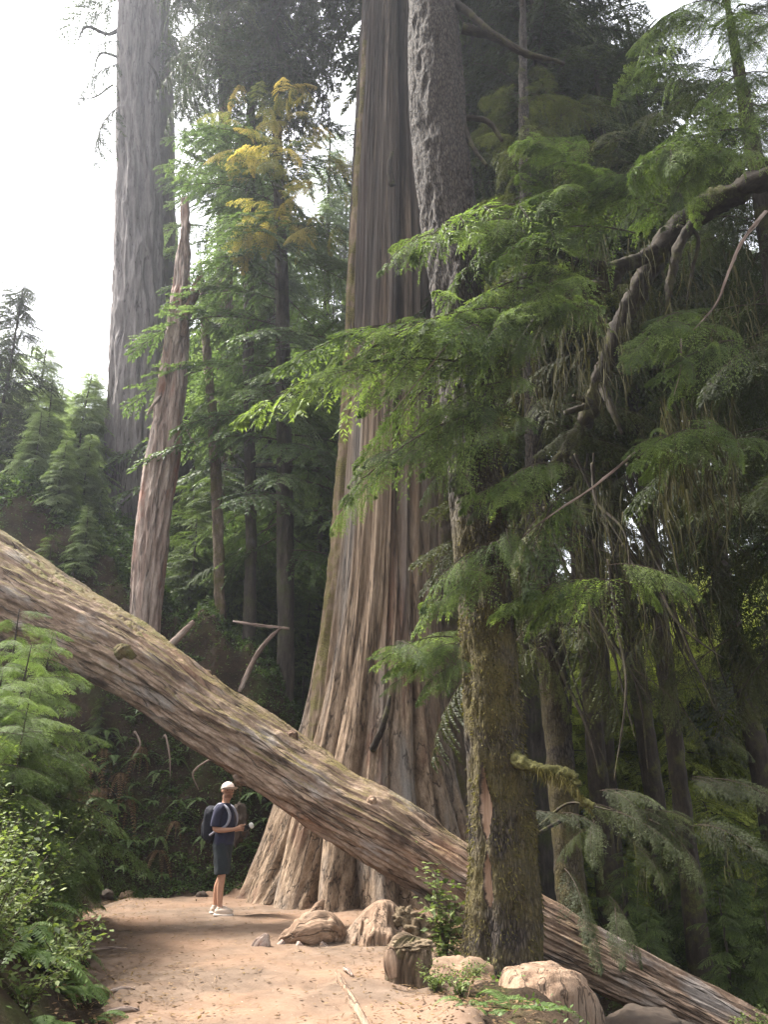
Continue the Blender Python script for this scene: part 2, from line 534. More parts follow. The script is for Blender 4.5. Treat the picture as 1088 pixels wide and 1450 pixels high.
# --- the great cedar: base flutes, two strips
CB = np.array([-.2, 15.2, 0.])
ced = empty('cedar_tree', (CB[0], CB[1], hz(CB[0], CB[1])), 'huge old cedar with fluted, flaring base rising behind the fallen log', 'tree')
cpts = [(-.30, 15.2, -.5, 2.15), (-.30, 15.2, .0, 1.88), (-.28, 15.2, .6, 1.7), (-.24, 15.2, 1.5, 1.5), (-.16, 15.2, 2.8, 1.25), (-.02, 15.2, 5.2, 1.06), (.1, 15.2, 9.6, .96),
        (.18, 15.2, 16.5, .87), (.26, 15.2, 21.5, .76), (.3, 15.3, 30, .55), (.3, 15.4, 42, .15)]


def cedar_fn(T, S, Rr, F):
    low = np.exp(-S / 2.6)
    ph = T + .12 * np.sin(S * .7)
    fl = 2 * np.abs(np.sin(ph * 9.5 + 1.1 * np.sin(ph * 2 + 1) + .35 * fbm(np.cos(T) * 2, np.sin(T) * 2, S * .3, 2, 4))) ** .55 - 1
    x, y = np.cos(T), np.sin(T)
    strips = 1 - 2 * np.abs(fbm(x * 7, y * 7, S * .16, 3, 12))
    fib = fbm(x * 30, y * 30, S * .5, 3, 15)
    # two deep seams that run the full height, left of centre and at the right
    seam = np.exp(-((T - (2 * math.pi - 2.55) - .04 * np.sin(S * .8)) / .045) ** 2) + .8 * np.exp(-((T - (2 * math.pi - 1.0) - .05 * np.sin(S * .6)) / .05) ** 2)
    fl = np.maximum(fl, -1.) * (1 + .4 * fbm(np.cos(T) * 3, np.sin(T) * 3, 0, 2, 6))
    return Rr * (1 + .15 * low * fl + .025 * np.exp(-S / 9) * fl) + .045 * strips + .014 * fib - .2 * np.minimum(seam, 1) * (1 - .8 * low) - .4 * np.exp(-((T - (2 * math.pi - 1.28) - .06 * np.sin(S * .5)) / .1) ** 2) * sstep(5, 8.5, S)


mb = MB()
tube(mb, cpts, 640, 460, cedar_fn)
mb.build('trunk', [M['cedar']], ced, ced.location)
# moss-grown outer strip on the left flank
mb = MB()
spts = [at(452, 1055, 14.6, 30), at(462, 960, 14.7, 30), at(475, 850, 14.75, 26), at(486, 720, 14.8, 24), at(496, 560, 14.8, 20), at(500, 440, 14.8, 17), at(509, 250, 14.8, 12), at(520, 60, 14.8, 8)]
tube(mb, spts, 36, 300, bark_fn(.05, 9, .8, 31))
mb.build('bark_strip', [M['cedar_mossy']], ced, ced.location)
for (a, b, cc) in [((528, 1062, 13.75), (545, 1020, 13.4), (552, 985, 13.5)), ((556, 262, 14.0), (552, 235, 13.9), (556, 215, 13.9))]:
    mb = MB()
    tube(mb, [at(*a, 10), at(*b, 8), at(*cc, 4)], 10, 14, bark_fn(.01, 20, 5, 3))
    mb.build('dead_branch', [M['limb']], ced, ced.location)

def scar_mat():
    m, t, N, out = nt('scar_wood')
    bc = N('ShaderNodeAttribute', attribute_name='bc').outputs['Vector']
    ti = N('ShaderNodeAttribute', attribute_name='tint').outputs['Fac']
    n = noise(N, bc, 1., 7., .65, (18, 18, 1.3))
    col = ramp(N, n, [(.3, (.1, .055, .035)), (.5, (.25, .16, .105)), (.7, (.36, .26, .19))])
    k = mr(N, math_(N, 'ADD', ti, math_(N, 'MULTIPLY', math_(N, 'SUBTRACT', noise(N, bc, 22., 4., .6), .5), .8)), .35, .7)
    col = mixc(N, k, (.03, .022, .016), col)
    b = N('ShaderNodeBump', {'Height': n, 'Strength': .8, 'Distance': .02})
    bs = N('ShaderNodeBsdfPrincipled', {'Base Color': col, 'Roughness': .9, 'Normal': b.outputs[0], 'Specular IOR Level': .2})
    t.links.new(bs.outputs[0], out.inputs[0])
    return m


M['scar_wood'] = scar_mat()
# --- mossy spruce in front of it, trunk up out of the picture
SB = P(714, 1396, 9.0)
spr = empty('spruce_tree', (SB[0], SB[1], hz(SB[0], SB[1])), 'tall scaly barked spruce with mossy foot and bare scars, in front of log', 'tree')
sp_pts = [(SB[0] + .02, 9.05, -.5, .52), at(714, 1392, 9.0, 112), at(714, 1300, 9.0, 99), at(708, 1150, 9.02, 85), at(700, 1020, 9.03, 81), at(692, 900, 9.05, 79), at(676, 720, 9.1, 72), at(662, 560, 9.15, 73),
          at(646, 400, 9.25, 73), at(626, 200, 9.35, 78), at(613, 0, 9.45, 66), at(600, -300, 9.6, 62)]
sp_pts.append((sp_pts[-1][0] - .6, 9.9, 32, .12))


def spruce_fn(T, S, Rr, F):
    x, y = np.cos(T) * Rr, np.sin(T) * Rr
    n = 1 - 2 * np.abs(fbm(x * 7, y * 7, S * 2.4, 4, 40))
    low = np.exp(-S / 1.1)
    root = .16 * low * np.maximum(0, np.cos(T * 4 + .8)) 
    sc = scar_mask(T, S)
    big = .05 * fbm(np.cos(T) * 1.2, np.sin(T) * 1.2, S * .55, 2, 44)
    return Rr * (1 + root) + .03 * n * (1 - sc) + big - .055 * sc + .03 * np.exp(-((sc - .35) / .18) ** 2) * (sc > .02)


def scar_mask(T, S):
    d = (T - (2 * math.pi - 2.17))
    d = d + .05 * fbm(T * 3, S * 3, 0, 3, 47)
    w1 = np.interp(S, [1.62, 1.75, 1.95, 2.2, 2.5], [0, .17, .2, .11, 0])
    w2 = np.interp(S, [1.02, 1.12, 1.3, 1.5, 1.6], [0, .15, .17, .1, 0])
    w = np.maximum(w1, w2)
    return sstep(0, .09, w - np.abs(d)) * (w > .01)


mb = MB()
tube(mb, sp_pts, 190, 1100, spruce_fn)
bcv, qv = np.concatenate(mb.bc), np.concatenate(mb.q)
scv = scar_mask(np.mod(np.arctan2(bcv[:, 1], bcv[:, 0]), 2 * math.pi), bcv[:, 2])
inside = scv[qv].mean(1) > .12
vv_ = mb.v[0]
m2 = MB()
m2.add(vv_, qv[~inside], np.concatenate(mb.t), bcv)
m2.build('trunk', [M['spruce']], spr, spr.location)
for lo_, hi_ in ((1.6, 3.), (.9, 1.6)):
    sel = inside & (bcv[qv, 2].mean(1) > lo_) & (bcv[qv, 2].mean(1) <= hi_)
    used, inv = np.unique(qv[sel], return_inverse=True)
    m3 = MB()
    m3.add(vv_[used], inv.reshape(-1, 4), None, bcv[used], scv[used])
    m3.build('bare_scar', [M['scar_wood']], spr, spr.location)
for k_, q in enumerate([[(726, 1070, 8.95, 20), (742, 1080, 8.6, 13), (772, 1090, 8.5, 8), (800, 1095, 8.45, 12), (817, 1103, 8.4, 9)], [(817, 1103, 8.4, 12), (812, 1120, 8.4, 8), (822, 1132, 8.35, 7), (842, 1142, 8.3, 3)]]):
    mb = MB()
    tube(mb, [at(*c_) for c_ in q], 20, 70, bark_fn(.03, 16, 9, 7 + k_))
    mb.build('branch_stub', [M['moss_limb']], spr, spr.location)
gm = np.random.default_rng(45)
mb = MB()
pick = gm.integers(0, len(vv_) - 2, 60000)
sS, TT = bcv[pick, 2], np.mod(np.arctan2(bcv[pick, 1], bcv[pick, 0]), 2 * math.pi)
cov = fbm(np.cos(TT) * 1.3, np.sin(TT) * 1.3, sS * .8, 3, 48) + .25 - .11 * np.maximum(0, sS - 3.2) - 3 * scv[pick]
okm = (cov > .1) & (sS > .4) & (sS < 7) & (np.sin(TT) < .5)
pick = pick[okm]
c_ = vv_[pick]
n_ = np.stack([np.cos(TT[okm]), np.sin(TT[okm]), 0 * TT[okm]], -1)
d_ = n_ * .7 + np.array([0, 0, -.8]) + gm.normal(0, .35, (len(pick), 3))
nn_ = np.cross(d_, gm.normal(0, 1, (len(pick), 3))); nn_ /= np.linalg.norm(nn_, axis=1)[:, None]
n_len = gm.uniform(.02, .06, len(pick))
M_quads = None
mossv = (c_, d_, nn_, n_len)
for q in ([(655, 40, 9.3, 14), (700, 52, 9.4, 12), (745, 76, 9.5, 9), (800, 90, 9.6, 5)],
          [(640, 0, 9.4, 12), (668, 22, 9.2, 10), (700, 48, 9.0, 6), (735, 72, 9.0, 3)],
          [(650, 165, 9.3, 8), (690, 172, 9.3, 6), (712, 200, 9.3, 4)], [(652, 160, 9.2, 7), (668, 205, 9.1, 6), (690, 235, 9.0, 3)]):
    mb = MB()
    tube(mb, [at(*k) for k in q], 10, 26, bark_fn(.012, 20, 5, 9))
    mb.build('dead_branch', [M['limb']], spr, spr.location)

# --- the fallen log
LP = [(-190, 740, 13.2, 128), (-60, 793, 12.8, 126), (62, 868, 12.4, 113), (140, 908, 12.2, 104), (216, 955, 12.0, 96), (295, 1016, 11.82, 90), (369, 1064, 11.65, 88), (470, 1131, 11.35, 87), (556, 1181, 11.1, 92), (634, 1232, 10.95, 86), (746, 1305, 10.7, 84),
      (879, 1374, 10.45, 76), (1069, 1470, 10.15, 70), (1300, 1590, 9.9, 60)]
lpts = [at(*k) for k in LP]
LBASE = np.array(lpts[6][:3])
logo = empty('fallen_log', (LBASE[0], LBASE[1], hz(LBASE[0], LBASE[1])), 'massive barkless fallen trunk leaning from upper left bank down across the trail', 'log')


def log_fn(T, S, Rr, F):
    T = T + .09 * S
    x, y = np.cos(T), np.sin(T)
    lng = fbm(x * 2.2 + 3, y * 2.2, S * .4, 4, 50)
    rid = 1 - 2 * np.abs(fbm(x * 4.5, y * 4.5, S * 1.0, 4, 55))
    fine = fbm(x * 22, y * 22, S * 1.6, 3, 58)
    plate = sstep(.1, .22, fbm(x * 1.6, y * 1.6, S * .5, 3, 59)) * (1 - sstep(11, 15, S))
    return Rr * (.985 + .075 * lng) + .034 * rid + .012 * fine + .035 * plate


mb = MB()
tube(mb, lpts, 260, 520, log_fn)
mb.build('trunk', [M['log']], logo, logo.location)


def log_surface(px, py, back=.0):
    """point of the camera ray nearest the log's near surface"""
    best = None
    for a, b in zip(lpts[:-1], lpts[1:]):
        for f in np.linspace(0, 1, 25):
            c = np.array(a) * (1 - f) + np.array(b) * f
            for Y in np.linspace(c[1] - c[3], c[1], 14):
                p = P(px, py, Y)
                d = abs(np.linalg.norm(p - c[:3]) - c[3])
                if best is None or d < best[0]:
                    best = (d, p, c)
    return best[1], best[2]


ldir = np.array(lpts[8][:3]) - np.array(lpts[3][:3])
ldir /= np.linalg.norm(ldir)
M['log_moss'] = bark_mat('log_top_moss', [(0., (.05, .035, .014)), (1., (.13, .09, .04))], (12, 12, 12), bump=1., dist=.03, moss=((.045, .042, .012), (.13, .11, .035), 5., .4, .6))
for (px, py, w, mt, kind) in [(602, 1186, 36, 'log', 0), (412, 1046, 16, 'log_bark', 1), (345, 1097, 24, 'log', 2), (470, 1140, 26, 'log', 0), (528, 1138, 14, 'root_wood', 0), (196, 940, 40, 'log_bark', 1), (176, 925, 26, 'log_moss', 1), (250, 1010, 18, 'log_bark', 1), (292, 960, 14, 'log_bark', 1), (580, 1245, 20, 'log', 0)]:
    p, c = log_surface(px, py)
    n = (p - c[:3]) / np.linalg.norm(p - c[:3])
    s = m_at(w, p) * .5
    p = p + n * .07
    mb = MB()
    tube(mb, [(*(p - n * s * .9), s * 1.5), (*(p - n * s * .1), s * 1.05), (*(p + n * s * .35), s * .75), (*(p + n * s * .62), s * .5), (*(p + n * s * .45), s * .16)], 34, 26,
         bark_fn(s * .16, 3 / s, 2 / s * .5, int(px), ridge=False))
    mb.build('knot', [M[mt]], logo, logo.location)
# moss cushions along the upper left back of the log
def band_mesh(mb, f0, f1, th0, th1, n_s, n_t, lift, seed):
    p = spline(lpts, 520)
    c, r = p[:, :3], p[:, 3]
    tan = np.gradient(c, axis=0); tan /= np.linalg.norm(tan, axis=1)[:, None]
    k = np.linspace(f0 * 519, f1 * 519, n_s).astype(int)
    up = np.array([0, 0, 1.])
    V0 = up - tan[k] * (tan[k] @ up)[:, None]; V0 /= np.linalg.norm(V0, axis=1)[:, None]
    U0 = np.cross(tan[k], V0)     # sideways
    th = np.linspace(th0, th1, n_t)
    TH = np.broadcast_to(th[None], (n_s, n_t)); S = np.broadcast_to((k / 519.)[:, None] * 22, (n_s, n_t))
    e = np.minimum(np.minimum((TH - th0) / .35, (th1 - TH) / .35), np.minimum((S / 22 - f0) / .03, (f1 - S / 22) / .03))
    cov = fbm(TH * 2.2, S * 1.3, 0, 4, seed) + np.clip(e, -1, 1) * .9 - .55
    rad = r[k][:, None] * 1.005 + np.clip(cov * .5, -.18, 1) * lift + .02 * fbm(TH * 14, S * 14, 0, 3, seed + 3)
    v = c[k][:, None] + np.cos(TH)[..., None] * V0[:, None] * rad[..., None] + np.sin(TH)[..., None] * U0[:, None] * rad[..., None]
    ii = np.arange(n_s - 1)[:, None] * n_t; jj = np.arange(n_t - 1)[None]
    mb.add(v, np.stack([ii + jj, ii + jj + 1, ii + n_t + jj + 1, ii + n_t + jj], -1), None, v, .5, 0)


mb = MB()
band_mesh(mb, .02, .40, -.7, .7, 420, 80, .04, 90)
mb.build('moss', [M['log_moss']], logo, logo.location)
# ------------------------------------------------------------------ foliage
class Tpl:
    pass


def leaf_quads(b, d, n, ln, wd, rng):
    """diamond leaflets: base b, direction d, normal n (all (k,3)), returns (k,4,3)"""
    d = d / (np.linalg.norm(d, axis=1)[:, None] + 1e-9)
    w = np.cross(n, d)
    w /= np.linalg.norm(w, axis=1)[:, None] + 1e-9
    ln = ln[:, None]
    wd = wd[:, None] * .5
    mid = b + d * ln * .42
    return np.stack([b, mid + w * wd, b + d * ln - n * ln * .08, mid - w * wd], 1)


def bough(seed, L=1.8, n2=12, frac=.36, lvl=3, leaf=.035, lw=.013, droop=.18, n3=7, n4=5, sag=.25):
    """a flat, drooping conifer spray along +X, Z up"""
    g = np.random.default_rng(seed)
    ax_t = np.linspace(0, 1, 14)
    bend = g.uniform(-.12, .12)

    def axp(t):
        t = np.asarray(t)
        return np.stack([L * t, L * bend * np.sin(t * 2.6), L * droop * 4 * .5 * (t - t * t) - L * .05 * t], -1)
    axis = axp(ax_t)
    B, D, N_, LN, WD, TI = [], [], [], [], [], []
    wood = [(axis, .011 * L / 1.8)]
    ts = np.linspace(.12, .985, n2)
    for k, t0 in enumerate(ts):
        for sd in (-1, 1):
            if g.random() < (.1 if lvl == 2 else .24):
                continue
            t = min(.99, t0 + g.uniform(-.03, .03))
            shape = (1 - t) ** .7 * min(1, .45 + t * 2.2) + .05
            l2 = L * frac * shape * g.uniform(.7, 1.15) * 1.45
            a = R(g.uniform(42, 66) - 15 * t)
            d2 = np.array([math.cos(a), sd * math.sin(a), g.uniform(-.12, .1)])
            p0 = axp(t)
            m = max(3, int(n3 * (l2 / (L * frac)) + 1))
            s = (np.arange(m) + .6) / m
            dr = l2 * sag * g.uniform(.6, 1.4)
            pts = p0 + d2 * (s * l2)[:, None] + np.array([0, 0, -1.]) * (dr * s * s)[:, None]
            full = np.concatenate([[p0], pts])
            wood.append((full, .0045 * L / 1.8))
            tan = np.gradient(full, axis=0)[1:]
            tan /= np.linalg.norm(tan, axis=1)[:, None]
            tip = s[-1]
            if lvl == 2:
                for s2 in (-1, 1):
                    for rep in range(2):
                        an = R(g.uniform(35, 60, m)) if False else np.radians(g.uniform(32, 60, m))
                        dd = tan * np.cos(an)[:, None] + s2 * np.cross(np.array([0, 0, 1.]), tan) * np.sin(an)[:, None] + np.array([0, 0, 1.]) * g.uniform(-.35, .15, m)[:, None]
                        off = g.uniform(-.5, .5, m)[:, None] * (l2 / m) * tan
                        B.append(pts + off)
                        D.append(dd)
                        LN.append(leaf * (1.15 - .6 * s) * g.uniform(.7, 1.2, m))
                        WD.append(np.full(m, lw))
                B.append(pts[-1:]); D.append(tan[-1:]); LN.append(np.array([leaf])); WD.append(np.array([lw]))
            else:
                for s2 in (-1, 1):
                    for j in range(m):
                        l3 = l2 * .42 * (1 - .75 * s[j]) * g.uniform(.6, 1.15) + leaf
                        an = R(g.uniform(38, 58))
                        d3 = tan[j] * math.cos(an) + s2 * np.cross(np.array([0, 0, 1.]), tan[j]) * math.sin(an) + np.array([0, 0, g.uniform(-.25, .1)])
                        m3 = max(2, int(n4 * l3 / (l2 * .42) + 1))
                        u = (np.arange(m3) + .5) / m3
                        q = pts[j] + d3 * (u * l3)[:, None] + np.array([0, 0, -1.]) * (l3 * .2 * u * u)[:, None]
                        for s3 in (-1, 1):
                            an3 = np.radians(g.uniform(30, 62, m3))
                            dd = d3 * np.cos(an3)[:, None] + s3 * np.cross(np.array([0, 0, 1.]), d3) * np.sin(an3)[:, None] + np.array([0, 0, 1.]) * g.uniform(-.3, .2, m3)[:, None]
                            B.append(q); D.append(dd)
                            LN.append(leaf * (1.15 - .5 * u) * g.uniform(.75, 1.2, m3)); WD.append(np.full(m3, lw))
                        B.append(q[-1:]); D.append(d3[None]); LN.append(np.array([leaf * 1.1])); WD.append(np.array([lw]))
    B, D, LN, WD = np.concatenate(B), np.concatenate(D), np.concatenate(LN), np.concatenate(WD)
    k = len(B)
    N_ = np.stack([g.normal(0, .35, k), g.normal(0, .35, k), np.ones(k)], -1)
    N_ /= np.linalg.norm(N_, axis=1)[:, None]
    T = Tpl()
    T.v = leaf_quads(B, D, N_, LN, WD, g).reshape(-1, 3)
    T.q = np.arange(len(T.v)).reshape(-1, 4)
    # young tips are paler
    T.ti = np.repeat(np.clip(.32 + .38 * (np.abs(B[:, 1]) / (L * frac)) ** 1.2 + .15 * B[:, 0] / L + g.normal(0, .1, k), 0, 1), 4)
    mb = MB()
    for pts, r in wood:
        n = len(pts)
        if r > .006:
            tube(mb, [(*p, r * (1 - .8 * i / n)) for i, p in enumerate(pts)], 5, n, cap=False)
        else:
            dirn = pts[-1] - pts[0]
            w = np.cross(dirn, [0, 0, 1.]); w = w / (np.linalg.norm(w) + 1e-9) * r
            up = np.array([0, 0, r])
            tap = np.linspace(1, .3, n)[:, None]
            for off in (w, up):
                v = np.concatenate([pts - off * tap, pts + off * tap])
                i = np.arange(n - 1)
                mb.add(v, np.stack([i, i + 1, n + i + 1, n + i], -1))
    T.wv = np.concatenate(mb.v)
    T.wq = np.concatenate(mb.q)
    T.L = L
    return T


NEAR = [bough(100 + i, 1.8, 12, .30, 3, .05, .0125, .2, 7, 6, .55) for i in range(6)]
MIDB = [bough(200 + i, 2.2, 15, .36, 2, .095, .027, .2, 17, 0, .35) for i in range(5)]
DROOPB = [bough(300 + i, 2.2, 17, .30, 2, .09, .024, .25, 17, 0, .9) for i in range(4)]
FARB = [bough(400 + i, 2.6, 12, .36, 2, .17, .05, .2, 10, 0, .4) for i in range(4)]


def frame(p0, p1, roll=0., tilt=0.):
    """matrix columns for a bough from p0 to p1; tilt leans the spray's normal towards -Y"""
    x = np.asarray(p1, float) - np.asarray(p0, float)
    L = np.linalg.norm(x)
    x = x / L
    up = np.array([0, -math.sin(tilt), math.cos(tilt)])
    y = np.cross(up, x)
    y /= np.linalg.norm(y) + 1e-9
    z = np.cross(x, y)
    c, s = math.cos(roll), math.sin(roll)
    y, z = y * c + z * s, z * c - y * s
    return L, np.stack([x, y, z], 1)


class Crown:
    def __init__(s):
        s.mb = MB()

    def put(s, T, p0, p1, width=1., roll=0., tilt=0., tint=0., gain=1., wood=True):
        L, m = frame(p0, p1, roll, tilt)
        k = L / T.L
        sc = np.array([k, k * width, k])
        s.mb.add((T.v * sc) @ m.T + np.asarray(p0), T.q, None, None, np.clip(T.ti * gain + tint, 0, 1), 0)
        if wood:
            s.mb.add((T.wv * np.array([k, k * width, k])) @ m.T + np.asarray(p0), T.wq, None, None, .5, 1)

    def build(s, name, leafm, parent, base, wood='twig'):
        return s.mb.build(name, [leafm, M[wood]], parent, base, smooth=False)


def random_boughs(cr, g, trunk_at, z0, z1, nb, Lmax, tpls, drop=(.15, .5), top_taper=.9, tint_sd=.1, az=None, low=1.0, width=1., tint0=0., minl=.17):
    for i in range(nb):
        f = (i + g.random()) / nb
        z = z0 + (z1 - z0) * f
        Lb = Lmax * ((1 - f) ** top_taper * low + minl) * g.uniform(.65, 1.15)
        a = g.uniform(0, 2 * math.pi) if az is None else g.uniform(*az)
        c, r = trunk_at(z)
        p0 = c + np.array([math.cos(a), math.sin(a), 0]) * r * .8
        dz = -Lb * g.uniform(*drop) * (1 - .6 * f)
        p1 = p0 + np.array([math.cos(a) * Lb, math.sin(a) * Lb, dz])
        cr.put(tpls[int(g.integers(len(tpls)))], p0, p1, g.uniform(.8, 1.2) * width, g.normal(0, .25), 0, g.normal(tint0, tint_sd))


def trunk_lookup(pts):
    p = np.asarray(pts, float)
    p = p[np.argsort(p[:, 2])]

    def f(z):
        return np.array([np.interp(z, p[:, 2], p[:, 0]), np.interp(z, p[:, 2], p[:, 1]), z]), float(np.interp(z, p[:, 2], p[:, 3]))
    return f


def tree(name, label, pts, bark, group=None, cat='tree', nu=40, nv=240, amp=.03, fu=7, fs=1.5, seed=1, up=None, root=True, big=.0):
    pts = [tuple(float(c) for c in p) for p in pts]
    if root:
        pts = rooted(pts)
    if up:
        pts = pts + [tuple(float(c) for c in up)]
    b = pts[0]
    e = empty(name, (b[0], b[1], hz(b[0], b[1])), label, cat, group)
    mb = MB()
    tube(mb, pts, nu, nv, bark_fn(amp, fu, fs, seed, big))
    mb.build('trunk', [M[bark]], e, e.location)
    return e, pts


def limb_fn(seed):
    def fn(T, S, Rr, F):
        return Rr * (1 + .35 * fbm(np.cos(T) * 1.5, np.sin(T) * 1.5, S * 3.5, 3, seed) + .2 * fbm(np.cos(T) * 3, np.sin(T) * 3, S * 12, 2, seed + 1))
    return fn


def dead_limbs(e, lists, mat='limb'):
    for q in lists:
        mb = MB()
        tube(mb, [at(k[0], k[1], k[2], k[3] * .8) for k in q], 12, 14 * len(q) + 8, limb_fn(int(q[0][0])))
        mb.build('limb', [M[mat]], e, e.location)


mb = MB()
v = leaf_quads(mossv[0], mossv[1], mossv[2], mossv[3], mossv[3] * .3, None).reshape(-1, 3)
mb.add(v, np.arange(len(v)).reshape(-1, 4), None, None, np.repeat(np.random.default_rng(3).uniform(0, 1, len(v) // 4), 4))
M['tuft'] = leaf_mat('moss_tufts', (.028, .024, .008), (.07, .06, .018), (.14, .115, .04), .3, .9)
mb.build('moss', [M['tuft']], spr, spr.location, smooth=False)

# --- left side: big fir, its dark neighbour, the snag, three thin trees
g = np.random.default_rng(5)
fir, fp = tree('fir_tree', 'thick grey furrowed trunk standing tall against the bright sky', [at(190, 800, 23, 90), at(193, 620, 23, 80), at(196, 450, 23, 68), at(196, 200, 23, 56), at(197, 0, 23, 54), at(198, -200, 23, 52)],
               'fir', None, 'tree', 150, 420, .10, 3.2, .5, 61, up=(-7.2, 23, 48, .1))
cr = Crown()
f_at = trunk_lookup(fp)
random_boughs(cr, g, f_at, 36, 46, 40, 3.6, MIDB, (.3, .7), .7)
for (a, b) in [((175, 60, 22.6), (120, 75, 22)), ((175, 90, 22.6), (105, 140, 22)), ((172, 150, 22.6), (128, 232, 22.2)), ((172, 20, 22.6), (118, 30, 22)), ((225, 60, 23), (262, 120, 22))]:
    cr.put(DROOPB[int(g.integers(4))], P(*a), P(*b), .9, g.normal(0, .3), .4, -.1)
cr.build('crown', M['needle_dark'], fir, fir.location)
dead_limbs(fir, [[(172, 40, 22.8, 7), (150, 48, 22.5, 6), (125, 38, 22.2, 5), (108, 60, 22, 2)], [(174, 85, 22.8, 6), (150, 75, 22.4, 4), (130, 110, 22, 2)],
                 [(226, 125, 22.8, 6), (218, 100, 22.2, 4), (209, 88, 22, 2)], [(160, 120, 22.6, 3), (120, 140, 22, 2), (105, 138, 22, 1)]])
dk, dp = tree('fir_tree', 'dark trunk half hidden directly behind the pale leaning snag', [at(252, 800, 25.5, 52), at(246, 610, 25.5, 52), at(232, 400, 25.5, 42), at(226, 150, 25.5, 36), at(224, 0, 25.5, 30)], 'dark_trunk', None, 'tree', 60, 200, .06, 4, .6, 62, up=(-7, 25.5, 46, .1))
cr = Crown()
random_boughs(cr, g, trunk_lookup(dp), 34, 44, 40, 3.6, MIDB, (.3, .7), .7)
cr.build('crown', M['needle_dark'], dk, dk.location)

sn, spn = tree('dead_snag', 'bleached reddish dead snag with splintered top leaning in front of thick grey trunk', [at(205, 890, 16.6, 36), at(212, 800, 16.6, 41), at(224, 700, 16.6, 42), at(239, 580, 16.6, 36), at(251, 470, 16.6, 25), at(258, 380, 16.6, 17), at(262, 282, 16.6, 6)],
               'snag', None, 'dead tree', 90, 420, .06, 6, .8, 63, big=.035)
mb = MB()
tube(mb, [at(256, 478, 16.5, 12), at(266, 440, 16.45, 14), at(275, 415, 16.4, 10), at(281, 392, 16.4, 3)], 26, 50, bark_fn(.04, 9, 2, 65))
mb.build('broken_side_spire', [M['log_bark']], sn, sn.location)
dead_limbs(sn, [[(227, 560, 16.4, 8), (218, 572, 16.2, 6), (208, 588, 16.1, 3)], [(262, 600, 16.5, 5), (270, 620, 16.4, 3), (280, 632, 16.3, 2)]], 'snag')

thin_specs = [
    ('thin grey brown trunk with sunlit mossy patches, left of the slimmest sapling', [at(321, 800, 24, 27), at(319, 620, 24, 26), at(318, 480, 24, 24), at(318, 250, 24, 19), at(318, 0, 24, 12)], (318 - 544) / FPX * 24),
    ('slimmest crooked mossy sapling trunk beside a straighter, thicker trunk', [at(313, 935, 17.4, 15), at(309, 760, 17.4, 14), at(302, 610, 17.4, 14), at(293, 500, 17.4, 11), at(287, 420, 17.4, 7), at(284, 370, 17.4, 3)], None),
    ('dark straight slender trunk with flared foot just left of the cedar', [at(398, 1015, 17.2, 34), at(403, 960, 17.2, 25), at(404, 800, 17.2, 23), at(402, 600, 17.2, 20), at(399, 400, 17.2, 17), at(392, 180, 17.2, 13), at(388, 0, 17.2, 9)], 1),
]
thin = []
for i, (lab, pts, _) in enumerate(thin_specs):
    e, pp = tree('slender_tree', lab, pts, 'thin' if i < 2 else 'dark_trunk', 'slender forest trees', 'tree', 28, 260, .025, 9, 2., 70 + i)
    thin.append((e, pp))
# foliage of the thin trees: greens between fir and cedar, backlit gold put into the needle colour
e, pp = thin[0]
cr = Crown()
ta = trunk_lookup(pp)
random_boughs(cr, g, ta, 11, 27, 75, 4.0, MIDB, (.2, .6), .5, .12)
cr.build('crown', M['needle_blue'], e, e.location)
e, pp = thin[2]
cr = Crown()
ta = trunk_lookup(pp)
random_boughs(cr, g, ta, 6.5, 23, 90, 3.0, MIDB, (.25, .6), .4, .12)
cr.build('crown', M['needle_mid'], e, e.location)
cr = Crown()
for i in range(70):
    px, py = g.normal(405, 36), g.uniform(110, 330)
    a = P(px, py, g.uniform(14.6, 16.2))
    ang = g.uniform(0, 6.28)
    cr.put(NEAR[i % 6], a, a + np.array([math.cos(ang), math.sin(ang), g.uniform(-.9, -.1)]) * g.uniform(.45, 1.05), .9, g.normal(0, .4), .3, g.normal(0, .25))
cr.build('sunlit_gold_foliage', M['needle_gold'], e, e.location)
e, pp = thin[1]
cr = Crown()
for (x0, y0, x1, y1) in [(288, 420, 262, 470), (290, 450, 330, 500), (300, 560, 270, 600), (306, 700, 360, 730), (309, 800, 260, 830), (286, 395, 305, 430), (303, 640, 345, 660)]:
    cr.put(MIDB[int(g.integers(5))], P(x0, y0, 17.4), P(x1, y1, 17.2), 1, 0, .4, -.05)
cr.build('crown', M['needle'], e, e.location)

# --- right: the third big trunk behind the spruce, slim hemlock, and other hemlocks
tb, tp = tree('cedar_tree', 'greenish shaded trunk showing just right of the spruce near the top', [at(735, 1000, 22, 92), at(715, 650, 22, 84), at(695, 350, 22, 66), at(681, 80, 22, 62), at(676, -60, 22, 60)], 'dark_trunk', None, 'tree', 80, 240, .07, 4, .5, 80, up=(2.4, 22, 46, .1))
cr = Crown()
random_boughs(cr, g, trunk_lookup(tp), 20, 44, 60, 4.2, MIDB, (.3, .7), .7)
cr.build('crown', M['needle_dark'], tb, tb.location)

